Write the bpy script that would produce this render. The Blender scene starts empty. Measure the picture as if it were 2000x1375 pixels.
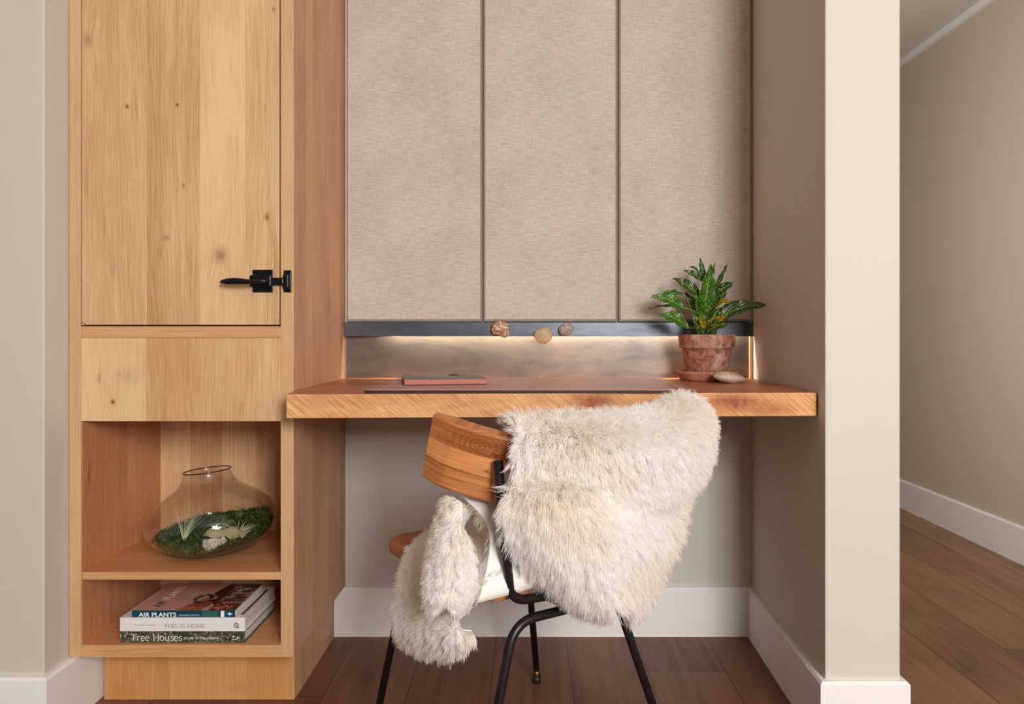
import bpy, bmesh, math, random
import numpy as np
from mathutils import Vector, Matrix, noise

scene = bpy.context.scene
COL = scene.collection
PI = math.pi
random.seed(7)
rng = np.random.default_rng(11)

# ------------------------------------------------------------ camera
CAM_H = 0.89
FPX = 1520.0                      # focal length in pixels of a 2000 px wide frame
VX, VY = 1030.0, 652.0            # vanishing point of the depth direction
cd = bpy.data.cameras.new('camera')
cam = bpy.data.objects.new('camera', cd)
COL.objects.link(cam)
cam.location = (0, 0, CAM_H)
cam.rotation_euler = (PI / 2, 0, 0)
cd.sensor_width = 36.0
cd.lens = FPX / 2000 * 36
cd.shift_x = (1000 - VX) / 2000
cd.shift_y = (VY - 687.5) / 2000
cd.clip_start = 0.05
scene.camera = cam

# ------------------------------------------------------------ world and room light
scene.view_settings.view_transform = 'Standard'
scene.view_settings.look = 'None'
scene.view_settings.gamma = 1.0
scene.view_settings.use_curve_mapping = False
scene.view_settings.exposure = 0.08
world = bpy.data.worlds.new('daylight')
scene.world = world
world.use_nodes = True
bg = world.node_tree.nodes['Background']
bg.inputs[0].default_value = (0.97, 0.98, 1.0, 1)
bg.inputs[1].default_value = 0.12
scene.cycles.diffuse_bounces = 8
scene.cycles.max_bounces = 14
scene.cycles.transparent_max_bounces = 24


def area(name, loc, target, sx, sy, power, color):
    l = bpy.data.lights.new(name, 'AREA')
    l.shape = 'RECTANGLE'
    l.size, l.size_y = sx, sy
    l.energy = power
    l.color = color
    o = bpy.data.objects.new(name, l)
    COL.objects.link(o)
    o.location = loc
    o.rotation_euler = (Vector(target) - Vector(loc)).to_track_quat('-Z', 'Y').to_euler()
    return o


area('window_daylight', (1.0, -1.8, 1.75), (0.0, 2.0, 0.75), 0.62, 0.9, 92, (1.0, 0.985, 0.97))
area('side_daylight', (1.72, -1.9, 1.25), (-0.9, 1.9, 0.7), 1.1, 1.3, 36, (1.0, 0.99, 0.97))
area('hall_fill', (0.93, 2.75, 1.25), (1.92, 2.9, 1.2), 0.9, 1.7, 7, (1.0, 0.985, 0.96))  # added fill lamp, hidden behind the partition, brightens the hall wall


# ------------------------------------------------------------ helpers
def at(px, py, Y):
    """the point at depth Y that lies on a given line of sight"""
    return Vector(((px - VX) / FPX * Y, Y, CAM_H - (py - VY) / FPX * Y))


def srgb(r, g, b):
    def f(c):
        c /= 255.0
        return c / 12.92 if c <= 0.04045 else ((c + 0.055) / 1.055) ** 2.4
    return (f(r), f(g), f(b), 1.0)


def tag(o, label=None, cat=None, group=None, kind=None):
    if label: o['label'] = label
    if cat: o['category'] = cat
    if group: o['group'] = group
    if kind: o['kind'] = kind
    return o


def empty(name, loc, label, cat, group=None, rz=0):
    o = bpy.data.objects.new(name, None)
    COL.objects.link(o)
    o.location = loc
    o.rotation_euler = (0, 0, rz)
    o.empty_display_size = 0.05
    tag(o, label, cat, group)
    return o


def origin_of(parent):
    v = Vector((0, 0, 0))
    p = parent
    while p is not None:
        v += Vector(p.location)
        p = p.parent
    return v


def link(name, me, m, parent=None, origin=None, smooth=None, bevel=0):
    """me is in world coordinates; the object gets its own origin"""
    base = origin_of(parent)
    org = Vector(origin) if origin is not None else (base if parent else Vector((0, 0, 0)))
    me.transform(Matrix.Translation(-org))
    o = bpy.data.objects.new(name, me)
    COL.objects.link(o)
    o.location = org - base
    if parent: o.parent = parent
    if m is not None and len(me.materials) == 0: me.materials.append(m)
    if smooth is not None:
        me.shade_smooth() if smooth else me.shade_flat()
    if bevel:
        b = o.modifiers.new('bevel', 'BEVEL')
        b.width = bevel
        b.segments = 2
        b.limit_method = 'ANGLE'
        b.angle_limit = math.radians(40)
    return o


class MB:
    def __init__(s):
        s.v, s.f, s.mi = [], [], []

    def box(s, x0, x1, y0, y1, z0, z1, mi=0):
        b = len(s.v)
        s.v += [(x0, y0, z0), (x1, y0, z0), (x1, y1, z0), (x0, y1, z0), (x0, y0, z1), (x1, y0, z1), (x1, y1, z1), (x0, y1, z1)]
        for q in ((0, 3, 2, 1), (4, 5, 6, 7), (0, 1, 5, 4), (1, 2, 6, 5), (2, 3, 7, 6), (3, 0, 4, 7)):
            s.f.append(tuple(b + i for i in q)); s.mi.append(mi)
        return s

    def prism(s, poly, z0, z1, mi=0):
        b = len(s.v); n = len(poly)
        s.v += [(x, y, z0) for x, y in poly] + [(x, y, z1) for x, y in poly]
        s.f.append(tuple(b + i for i in reversed(range(n)))); s.mi.append(mi)
        s.f.append(tuple(b + n + i for i in range(n))); s.mi.append(mi)
        for i in range(n):
            j = (i + 1) % n
            s.f.append((b + i, b + j, b + n + j, b + n + i)); s.mi.append(mi)
        return s

    def grid(s, rows, mi=0, closed=False):
        b = len(s.v); nr, nc = len(rows), len(rows[0])
        for r in rows: s.v += [tuple(p) for p in r]
        for i in range(nr - 1):
            for j in range(nc if closed else nc - 1):
                k = (j + 1) % nc
                s.f.append((b + i * nc + j, b + i * nc + k, b + (i + 1) * nc + k, b + (i + 1) * nc + j)); s.mi.append(mi)
        return s

    def tube(s, pts, r, n=16, mi=0, flat=None):
        pts = [Vector(p) for p in pts]
        rr = r if isinstance(r, (list, tuple)) else [r] * len(pts)
        up = None
        rings = []
        for i, p in enumerate(pts):
            t = (pts[min(i + 1, len(pts) - 1)] - pts[max(i - 1, 0)]).normalized()
            if up is None:
                a = Vector((0, 0, 1)) if abs(t.z) < 0.9 else Vector((1, 0, 0))
                up = (a - t * a.dot(t)).normalized()
            else:
                up = (up - t * up.dot(t)).normalized()
            sd = t.cross(up)
            k = flat if flat else 1.0
            rings.append([p + (up * math.cos(2 * PI * j / n) * k + sd * math.sin(2 * PI * j / n)) * rr[i] for j in range(n)])
        b = len(s.v)
        s.grid(rings, mi, closed=True)
        s.f.append(tuple(b + j for j in reversed(range(n)))); s.mi.append(mi)
        e = b + (len(rings) - 1) * n
        s.f.append(tuple(e + j for j in range(n))); s.mi.append(mi)
        return s

    def lathe(s, prof, c, n=48, mi=0, cap0=True, cap1=True):
        c = Vector(c)
        rings = [[c + Vector((r * math.cos(2 * PI * j / n), r * math.sin(2 * PI * j / n), z)) for j in range(n)] for r, z in prof]
        b = len(s.v)
        s.grid(rings, mi, closed=True)
        if cap0: s.f.append(tuple(b + j for j in reversed(range(n)))); s.mi.append(mi)
        e = b + (len(rings) - 1) * n
        if cap1: s.f.append(tuple(e + j for j in range(n))); s.mi.append(mi)
        return s

    def mesh(s, name):
        me = bpy.data.meshes.new(name)
        me.from_pydata([tuple(v) for v in s.v], [], s.f)
        me.update()
        return me

    def build(s, name, m, parent=None, origin=None, smooth=None, bevel=0, mats=None):
        me = s.mesh(name)
        if mats:
            for q in mats: me.materials.append(q)
            me.polygons.foreach_set('material_index', s.mi)
        return link(name, me, m, parent, origin, smooth, bevel)


def struct(o): return tag(o, kind='structure')


def path_round(pts, rad, seg=6):
    """polyline with its inner corners rounded"""
    pts = [Vector(p) for p in pts]
    out = [pts[0]]
    for i in range(1, len(pts) - 1):
        a, b, c = pts[i - 1], pts[i], pts[i + 1]
        d0, d1 = (a - b), (c - b)
        r = min(rad, d0.length * .49, d1.length * .49)
        p0, p1 = b + d0.normalized() * r, b + d1.normalized() * r
        for k in range(seg + 1):
            t = k / seg
            out.append(p0 * (1 - t) ** 2 + b * 2 * t * (1 - t) + p1 * t * t)
    out.append(pts[-1])
    return out


# ------------------------------------------------------------ materials
class NT:
    def __init__(s, name):
        s.m = bpy.data.materials.new(name)
        s.m.use_nodes = True
        s.t = s.m.node_tree
        s.b = s.t.nodes['Principled BSDF']
        s.out = s.t.nodes['Material Output']

    def n(s, typ, ins=None, **kw):
        nd = s.t.nodes.new(typ)
        for k, v in kw.items(): setattr(nd, k, v)
        for k, v in (ins or {}).items(): s.set(nd.inputs[k], v)
        return nd

    def set(s, sock, v):
        if isinstance(v, bpy.types.NodeSocket): s.t.links.new(v, sock)
        else: sock.default_value = v

    def math(s, op, a, b=None, c=None, clamp=False):
        nd = s.n('ShaderNodeMath', operation=op, use_clamp=clamp)
        s.set(nd.inputs[0], a)
        if b is not None: s.set(nd.inputs[1], b)
        if c is not None: s.set(nd.inputs[2], c)
        return nd.outputs[0]

    def mix(s, f, a, b, blend='MIX'):
        nd = s.n('ShaderNodeMix', data_type='RGBA', blend_type=blend)
        s.set(nd.inputs[0], f); s.set(nd.inputs[6], a); s.set(nd.inputs[7], b)
        return nd.outputs[2]

    def coord(s, kind='Object'): return s.n('ShaderNodeTexCoord').outputs[kind]

    def xyz(s, v):
        nd = s.n('ShaderNodeSeparateXYZ'); s.set(nd.inputs[0], v); return nd.outputs

    def comb(s, x=0.0, y=0.0, z=0.0):
        nd = s.n('ShaderNodeCombineXYZ')
        s.set(nd.inputs[0], x); s.set(nd.inputs[1], y); s.set(nd.inputs[2], z)
        return nd.outputs[0]

    def noise(s, vec, scale=1.0, detail=4, rough=.5, dist=0.0):
        nd = s.n('ShaderNodeTexNoise', {'Vector': vec, 'Scale': scale, 'Detail': detail, 'Roughness': rough, 'Distortion': dist})
        return nd.outputs[0]

    def ramp(s, f, stops, interp='LINEAR'):
        nd = s.n('ShaderNodeValToRGB')
        s.set(nd.inputs[0], f)
        cr = nd.color_ramp
        cr.interpolation = interp
        while len(cr.elements) < len(stops): cr.elements.new(0.5)
        for e, (p, c) in zip(cr.elements, stops):
            e.position = p
            e.color = c if len(c) == 4 else (*c, 1)
        return nd.outputs[0]

    def bump(s, h, strength=.2, dist=.001):
        nd = s.n('ShaderNodeBump', {'Height': h, 'Strength': strength, 'Distance': dist})
        s.t.links.new(nd.outputs[0], s.b.inputs['Normal'])

    def fin(s, color=None, rough=.5, metal=0.0, spec=.5):
        if color is not None: s.set(s.b.inputs['Base Color'], color)
        s.set(s.b.inputs['Roughness'], rough)
        s.set(s.b.inputs['Metallic'], metal)
        s.set(s.b.inputs['Specular IOR Level'], spec)
        return s.m


def plain(name, c, rough=.5, metal=0.0, spec=.5):
    n = NT(name)
    return n.fin(c, rough, metal, spec)


def grey(v): return (v, v, v, 1)


def paint(name, c, var=.04):
    n = NT(name)
    p = n.coord()
    a = n.noise(p, 1.7, 3)
    f = n.noise(p, 420, 2)
    col = n.mix(n.math('MULTIPLY', a, var * 3), c, tuple(x * .93 for x in c[:3]) + (1,))
    n.bump(f, .06, .0006)
    return n.fin(col, .62, 0, .35)


def wood(name, light, dark, along='Z', across='X', strips=None, knots=(), fine=1.0, uv=False, rough=.45, seams=(), swirl=.012, contrast=1.0, offset=(0, 0, 0), third='Y', diag=0.0, ring=1.0, rings=()):
    """oak: long grain with pores, growth bands, glued staves of their own tone, knots.
    strips: list of (position across, tone 0..1); knots: (across, along, r_across, r_along, strength)"""
    n = NT(name)
    p = n.coord('UV' if uv else 'Object')
    o = n.xyz(p)
    ix = {'X': 0, 'Y': 1, 'Z': 2}
    L = n.math('ADD', o[ix[along]], offset[2])
    A = n.math('ADD', o[ix[across]], offset[0])
    T = o[ix[third]]
    if diag:
        A0 = A
        A = n.math('ADD', A, n.math('MULTIPLY', L, diag))
    # stave tone
    if strips:
        lo, hi = strips[0][0], strips[-1][0] + .2
        f = n.n('ShaderNodeMapRange', {'Value': o[ix[across]], 'From Min': lo, 'From Max': hi}).outputs[0]
        tone = n.ramp(f, [((q - lo) / (hi - lo), grey(t)) for q, t in strips], 'CONSTANT')
        sid = n.math('MULTIPLY', tone, 37.0)
    else:
        tone = 0.5
        sid = 0.0
    # grain bends round the knots
    kd = None
    Abend = A
    for (ka, kl, ra, rl, st) in knots:
        da = n.math('DIVIDE', n.math('SUBTRACT', A, ka + offset[0]), ra)
        dl = n.math('DIVIDE', n.math('SUBTRACT', L, kl + offset[2]), rl)
        d2 = n.math('ADD', n.math('MULTIPLY', da, da), n.math('MULTIPLY', dl, dl))
        wob = n.math('MULTIPLY', n.noise(n.comb(A, L, 0.0), 90, 3), .9)
        core = n.math('POWER', 2.718, n.math('MULTIPLY', n.math('ADD', d2, wob), -1.3))
        halo = n.math('POWER', 2.718, n.math('MULTIPLY', d2, -.12))
        if st > .3: Abend = n.math('ADD', Abend, n.math('MULTIPLY', n.math('MULTIPLY', halo, n.math('SIGN', da)), ra * .8))
        c = n.math('MULTIPLY', core, st * 2.2, clamp=True)
        kd = c if kd is None else n.math('MAXIMUM', kd, c)
    warp = n.noise(n.comb(n.math('MULTIPLY', A, 5), n.math('MULTIPLY', L, 1.3), sid), 1.0, 3)
    A2 = n.math('ADD', Abend, n.math('MULTIPLY', n.math('SUBTRACT', warp, .5), swirl * 4))
    # growth bands
    v = n.comb(n.math('MULTIPLY', A2, 105 * fine), n.math('MULTIPLY', L, 1.1), n.math('ADD', n.math('MULTIPLY', T, 25), sid))
    g1 = n.noise(v, 1.0, 6, .72)
    # fine pores
    v2 = n.comb(n.math('MULTIPLY', A2, 620 * fine), n.math('MULTIPLY', L, 11), n.math('ADD', n.math('MULTIPLY', T, 300), sid))
    g2 = n.noise(v2, 1.0, 3, .6)
    big = n.noise(n.comb(n.math('MULTIPLY', A, 9), n.math('MULTIPLY', L, 2.5), n.math('ADD', n.math('MULTIPLY', T, 3), sid)), 1.0, 3)
    f = n.math('MULTIPLY_ADD', n.math('SUBTRACT', g1, .5), 0.72 * contrast * ring, n.math('MULTIPLY', tone, 1.0))
    f = n.math('MULTIPLY_ADD', n.math('SUBTRACT', g2, .5), 1.35 * contrast, f)
    f = n.math('MULTIPLY_ADD', n.math('SUBTRACT', big, .5), .9 * contrast, f, clamp=True)
    col = n.mix(f, light, dark)
    for (ka, kl, ra, rl, st) in rings:
        da = n.math('DIVIDE', n.math('SUBTRACT', A, ka), ra); dl = n.math('DIVIDE', n.math('SUBTRACT', L, kl), rl)
        d1 = n.math('SQRT', n.math('ADD', n.math('MULTIPLY', da, da), n.math('MULTIPLY', dl, dl)))
        d1w = n.math('ADD', d1, n.math('MULTIPLY', n.noise(n.comb(A, L, 0.0), 25, 3), .5))
        wv = n.math('MULTIPLY_ADD', n.math('SINE', n.math('MULTIPLY', d1w, 42.0)), .5, .5)
        fall = n.math('SUBTRACT', 1.0, n.math('MULTIPLY', d1, .8), clamp=True)
        inside = n.math('GREATER_THAN', A, .0185)
        col = n.mix(n.math('MULTIPLY', n.math('MULTIPLY', n.math('MULTIPLY', wv, fall), inside), st), col, tuple(c * .55 for c in dark[:3]) + (1,))
    # scattered small mineral flecks
    fl = n.noise(n.comb(n.math('MULTIPLY', A2, 70), n.math('MULTIPLY', L, 9), n.math('ADD', T, sid)), 1.0, 2)
    flm = n.math('MULTIPLY', n.math('SUBTRACT', fl, .72), 5.0, clamp=True)
    knot_c = tuple(c * k for c, k in zip(dark[:3], (.58, .28, .17))) + (1,)
    col = n.mix(n.math('MULTIPLY', flm, .5), col, knot_c)
    if kd is not None: col = n.mix(kd, col, knot_c)
    for q in seams:
        d = n.math('ABSOLUTE', n.math('SUBTRACT', A, q))
        mm = n.math('LESS_THAN', d, .0007)
        col = n.mix(n.math('MULTIPLY', mm, .75), col, knot_c)
    n.bump(n.math('ADD', g2, n.math('MULTIPLY', g1, .5)), .12, .0008)
    return n.fin(col, n.math('MULTIPLY_ADD', g2, .2, rough - .1), 0, .35)


OAK_L = srgb(226, 193, 148)
OAK_D = srgb(172, 122, 78)
OAKR_L = srgb(212, 168, 128)
OAKR_D = srgb(156, 104, 72)

M_wall = paint('wall_paint_beige', srgb(204, 199, 189))
M_hallwall = paint('hall_paint_beige', srgb(200, 190, 172))
M_ceiling = paint('ceiling_paint', srgb(214, 210, 205))
M_trim = paint('trim_paint_white', srgb(236, 234, 233), .02)
M_blacksteel = plain('black_painted_steel', srgb(30, 29, 30), .34, .3)
M_iron = plain('black_cast_iron', srgb(34, 34, 37), .32, .7)
M_dark = plain('door_gap_shade', srgb(20, 14, 10), .8)  # near-black, stands in for shade in the door gaps


def floor_mat(name, light, dark):
    n = NT(name)
    o = n.xyz(n.coord())
    W = .205
    xs = n.math('DIVIDE', n.math('SUBTRACT', o[0], .113), W)
    idn = n.math('FLOOR', xs)
    fx = n.math('FRACT', xs)
    off = n.math('MULTIPLY', n.math('FRACT', n.math('MULTIPLY', idn, .618034)), 1.6)
    ys = n.math('DIVIDE', n.math('SUBTRACT', n.math('SUBTRACT', o[1], off), 1.064 - 16), 1.6)
    fy = n.math('FRACT', ys)
    pid = n.math('ADD', n.math('MULTIPLY', idn, 3.17), n.math('MULTIPLY', n.math('FLOOR', ys), 7.31))
    wn = n.n('ShaderNodeTexWhiteNoise', {'W': pid}, noise_dimensions='1D').outputs[0]
    warp = n.noise(n.comb(n.math('MULTIPLY', o[0], 7), n.math('MULTIPLY', o[1], 1.6), pid), 1, 3)
    A = n.math('ADD', o[0], n.math('MULTIPLY', warp, .05))
    g1 = n.noise(n.comb(n.math('MULTIPLY', A, 50), n.math('MULTIPLY', o[1], 1.6), pid), 1, 6, .6)
    g2 = n.noise(n.comb(n.math('MULTIPLY', A, 420), n.math('MULTIPLY', o[1], 9), pid), 1, 3, .6)
    big = n.noise(n.comb(n.math('MULTIPLY', o[0], 9), n.math('MULTIPLY', o[1], 3.5), pid), 1, 4)
    f = n.math('MULTIPLY_ADD', n.math('SUBTRACT', g1, .5), 1.0, n.math('MULTIPLY_ADD', wn, .45, .28))
    f = n.math('MULTIPLY_ADD', n.math('SUBTRACT', g2, .5), .6, f)
    f = n.math('MULTIPLY_ADD', n.math('SUBTRACT', big, .5), .9, f, clamp=True)
    col = n.mix(f, light, dark)
    e1 = n.math('LESS_THAN', n.math('MINIMUM', fx, n.math('SUBTRACT', 1.0, fx)), .0055)
    e2 = n.math('LESS_THAN', n.math('MINIMUM', fy, n.math('SUBTRACT', 1.0, fy)), .0008)
    e = n.math('MAXIMUM', e1, e2)
    col = n.mix(n.math('MULTIPLY', e, .9), col, tuple(c * .22 for c in dark[:3]) + (1,))
    n.bump(n.math('SUBTRACT', n.math('MULTIPLY', g2, .3), e), .2, .001)
    return n.fin(col, n.math('MULTIPLY_ADD', g1, .15, .38), 0, .35)


M_floor = floor_mat('dark_oak_floor', srgb(134, 88, 68), srgb(88, 52, 40))
M_hallfloor = floor_mat('oak_floor_hall_lit', srgb(156, 116, 84), srgb(104, 72, 50))  # same floor, lighter tone paints in the brighter hall light

# ------------------------------------------------------------ the room
BY = 2.30                                        # back wall
CH = 2.29                                        # ceiling height
RXF, RXB = 0.643, 0.663                          # right niche wall, front and back
struct(MB().box(-3.0, .72, -2.6, 2.42, -.05, 0).build('floor', M_floor))
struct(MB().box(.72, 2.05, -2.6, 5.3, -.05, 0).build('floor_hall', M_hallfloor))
struct(MB().box(-3.0, 2.05, -2.6, 5.3, CH, CH + .05).build('ceiling', M_ceiling))
struct(MB().box(-3.0, .72, BY, 2.42, 0, CH).build('wall_back', M_wall))
struct(MB().prism([(RXF, 1.68), (.805, 1.68), (.805, 2.42), (.72, 2.42), (.72, BY), (RXB, BY)], 0, CH).build('wall_right', M_wall, bevel=.003))
struct(MB().box(-3.0, -1.056, 1.70, BY, 0, CH).build('wall_left', M_wall, bevel=.003))
struct(MB().box(1.92, 2.05, -2.6, 5.3, 0, CH).build('wall_hall', M_hallwall))
struct(MB().box(.805, 1.92, 5.15, 5.3, 0, CH).build('wall_hall_end', M_hallwall))
struct(MB().box(.72, .805, 2.42, 5.15, 0, CH).build('wall_hall_left', M_hallwall))
struct(MB().box(-3.1, -3.0, -2.6, 1.70, 0, CH).build('wall_far_left', M_wall))


def baseboard(name, path, h=.144, t=.015):
    """path: list of (x, y) along the wall, room on the left of the travel direction"""
    P = [Vector((x, y)) for x, y in path]
    prof = [(0, 0), (t, 0), (t, h - .006), (t - .005, h), (0, h)]
    nrm = []
    for i in range(len(P)):
        ns = []
        if i > 0: d = (P[i] - P[i - 1]).normalized(); ns.append(Vector((-d.y, d.x)))
        if i < len(P) - 1: d = (P[i + 1] - P[i]).normalized(); ns.append(Vector((-d.y, d.x)))
        if len(ns) == 2:
            m = (ns[0] + ns[1]).normalized(); m /= m.dot(ns[0])
        else: m = ns[0]
        nrm.append(m)
    mb = MB()
    rows = [[Vector((p.x + m.x * a, p.y + m.y * a, z)) for a, z in prof] for p, m in zip(P, nrm)]
    mb.grid(rows, closed=True)
    n = len(prof)
    mb.f.append(tuple(range(n))); mb.mi.append(0)
    mb.f.append(tuple((len(P) - 1) * n + j for j in reversed(range(n)))); mb.mi.append(0)
    return struct(mb.build(name, M_trim))


baseboard('baseboard_back', [(RXB - .015, BY), (-.567, BY)])
baseboard('baseboard_right', [(.805, 2.42), (.805, 1.68), (RXF, 1.68), (RXB, BY)][::1])
baseboard('baseboard_left', [(-1.056, 2.2), (-1.056, 1.70), (-3.0, 1.70)])
baseboard('baseboard_hall', [(1.92, -2.6), (1.92, 5.15)])
struct(MB().box(1.902, 1.92, -2.6, 5.15, CH - .032, CH).build('trim_1', M_trim))

# ------------------------------------------------------------ tall oak cabinet
CF = 1.79
R0 = (-.80, CF, 0)
ca = empty('tall_cabinet', R0, 'tall built-in light oak cabinet with a door above open shelves, left of the desk', 'cabinet')


def cx(px, Y=CF): return (px - VX) / FPX * Y - R0[0]
def cz(py, Y=CF): return CAM_H - (py - VY) / FPX * Y


M_door = wood('oak_door', OAK_L, OAK_D, 'Z', 'X', strips=[(cx(150), .46), (cx(206), .40), (cx(286), .50), (cx(390), .16), (cx(478), .34), (cx(520), .44)],
              knots=[(cx(248), cz(208), .004, .005, .9), (cx(346), cz(205), .003, .004, .9), (cx(521), cz(424), .006, .010, .7), (cx(172), cz(78), .010, .018, .42),
                     (cx(430), cz(498), .016, .020, .5), (cx(358), cz(362), .004, .006, .5), (cx(325), cz(465), .008, .008, .35), (cx(534), cz(18), .004, .005, .6)], swirl=.016)
M_drawer = wood('oak_panel', OAK_L, srgb(178, 120, 76), 'Z', 'X', strips=[(cx(150), .16), (cx(284), .48), (cx(420), .40), (cx(500), .46)],
                knots=[(cx(220), cz(785), .006, .006, .8), (cx(193), cz(740), .005, .012, .4), (cx(245), cz(735), .03, .02, .16)], offset=(.3, 0, .7), swirl=.02)
M_back = wood('oak_back_panel', srgb(228, 190, 144), srgb(176, 118, 76), 'Z', 'X', strips=[(cx(300, 2.17), .18), (cx(370, 2.17), .5), (cx(432, 2.17), .28), (cx(500, 2.17), .45)], offset=(.9, 0, .2))
M_stile = wood('oak_side', srgb(224, 190, 146), srgb(184, 136, 92), 'Z', 'X', offset=(.1, 0, .1), third='Y', contrast=.7)
M_side = wood('oak_cabinet_side', OAKR_L, OAKR_D, 'Z', 'Y', strips=[(-.05, .34), (.10, .2), (.155, .36), (.33, .28), (.44, .55)], third='X',
              knots=[(.05, cz(130, 1.85), .004, .012, .4), (.32, .97, .006, .016, .5), (.40, .35, .005, .01, .6)])
M_inside = wood('oak_inside_face', srgb(220, 162, 116), srgb(164, 100, 62), 'Z', 'Y', strips=[(-.05, .62), (.06, .48), (.2, .3), (.3, .42)], third='X', offset=(.4, 0, .4),
                knots=[(.03, .56, .006, .03, .5)])
M_rail = wood('oak_rail', srgb(222, 182, 130), srgb(180, 126, 78), 'X', 'Z', third='Y', offset=(.2, 0, .3), fine=1.4)
M_shelf = wood('oak_shelf', srgb(224, 168, 118), srgb(182, 112, 68), 'X', 'Y', third='Z', offset=(.5, 0, .2), fine=.9)
M_plinth = wood('oak_plinth', srgb(218, 166, 108), srgb(182, 122, 66), 'Z', 'X', strips=[(cx(190, 1.894), .5), (cx(330, 1.894), .38), (cx(480, 1.894), .48)], offset=(.6, 0, .9), knots=[(cx(470, 1.894), .03, .03, .02, .15)])

XL0, XL1, XR0, XR1 = -1.054, -1.0275, -.5676, -.5375
MB().box(XL0, XL1, CF, BY, .1457, CH).build('side_panel', M_stile, ca, bevel=.0012)
mbs = MB().box(XR0, XR1, CF, BY, .1457, CH)
mbs.mi = [0, 0, 0, 1, 0, 2]
so = mbs.build('side_panel', None, ca, bevel=.0012, mats=[M_stile, M_side, M_inside])
MB().box(XL1, XL1 + .003, CF + .002, 2.174, .174, .6886).build('side_lining', M_inside, ca)
MB().box(XL1, XR0, 2.174, 2.19, .17, .70).build('back_panel', M_back, ca)
MB().box(XL1, XR0, CF + .0005, CF + .022, cz(660) + .0004, cz(637)).build('rail', M_rail, ca, bevel=.001)
MB().box(XL1, XR0, CF + .001, CF + .02, cz(823), cz(660)).build('fixed_front', M_drawer, ca, bevel=.001)
MB().box(XL1, XR0, CF + .02, 2.174, cz(823), cz(823) + .018).build('compartment_top', M_shelf, ca)
mb = MB().box(XL1 + .003, XR0, CF + .0015, 2.174, cz(1133), cz(1118)); mb.mi = [0, 0, 1, 0, 0, 0]
mb.build('shelf', None, ca, mats=[M_shelf, M_rail], bevel=.001)
mb = MB().box(XL1, XR0, CF, 2.19, .1457, .174); mb.mi = [0, 0, 1, 0, 0, 0]
mb.build('bottom_panel', None, ca, mats=[M_shelf, M_rail], bevel=.001)
mb = MB().box(-1.03, -.567, 1.894, BY, 0, .1457); mb.mi = [0, 0, 0, 1, 0, 0]
mb.build('plinth', None, ca, mats=[M_plinth, M_side])
MB().box(XL1, XR0, CF + .03, CF + .034, cz(637), CH).build('door_gap_shade_sheet', M_dark, ca)  # dark sheet behind the door, painted shade for its gaps
door = MB().box(XL1 + .0025, XR0 - .0034, CF, CF + .022, cz(634.5), CH - .005).build('door', M_door, ca, bevel=.001)
hp = MB().lathe([(.001, 0), (.0045, .001), (.0055, .0035), (.0045, .006), (.001, .008)], at(163, 636, CF - .004), 20)
hp.build('hinge_pin', plain('nickel', srgb(190, 185, 180), .25, 1), door, smooth=True)
# cast iron lever latch on the door, keeper on the frame
def hx(px): return (px - VX) / FPX * CF
MB().box(hx(494), hx(534), CF - .004, CF, cz(571), cz(527)).build('latch_plate', M_iron, door, bevel=.0015)
M_screw = plain('dark_screw', srgb(14, 14, 15), .3, .7)
for sx, sy in ((501, 532), (528, 532), (501, 565), (528, 565)):
    mb = MB()
    p = at(sx, sy, CF - .004)
    mb.lathe([(.0022, 0), (.002, .0012)], (0, 0, 0), 12)
    for i in range(len(mb.v) - 24, len(mb.v)):
        v = mb.v[i]; mb.v[i] = (p.x + v[0], p.y - v[2], p.z + v[1])
    mb.build('screw', M_screw, door)
MB().box(hx(492), hx(534), CF - .017, CF - .003, cz(560), cz(538)).box(hx(531), hx(557), CF - .013, CF - .003, cz(557), cz(543)).build('latch_body', M_iron, door, bevel=.003)
lev = []
for px, py, r in ((430, 551, .002), (434, 550.5, .0058), (446, 549.5, .0086), (460, 549.3, .0092), (476, 550, .0078), (490, 550.5, .0058), (505, 550, .0056), (519, 549, .0062), (523, 549, .003)):
    lev.append((px, py, r))
MB().tube([at(a, b, CF - .030 - .006 * math.sin((a - 430) / 93 * PI)) for a, b, r in lev], [r * 1.08 for *_, r in lev], 20, flat=.8).build('lever_handle', M_iron, door, smooth=True)
mb = MB().tube([at(521, 549, CF - .010), at(521, 549, CF - .034)], [.0085, .006], 16)
mb.build('lever_boss', M_iron, door, smooth=True)
mb = MB().box(hx(554.5), hx(570), CF - .004, CF, cz(571), cz(528)).box(hx(547), hx(566), CF - .012, CF - .003, cz(556), cz(543)).box(hx(557), hx(567), CF - .018, CF - .003, cz(563), cz(537))
mb.build('latch_keeper', M_iron, ca, bevel=.0022)

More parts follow.
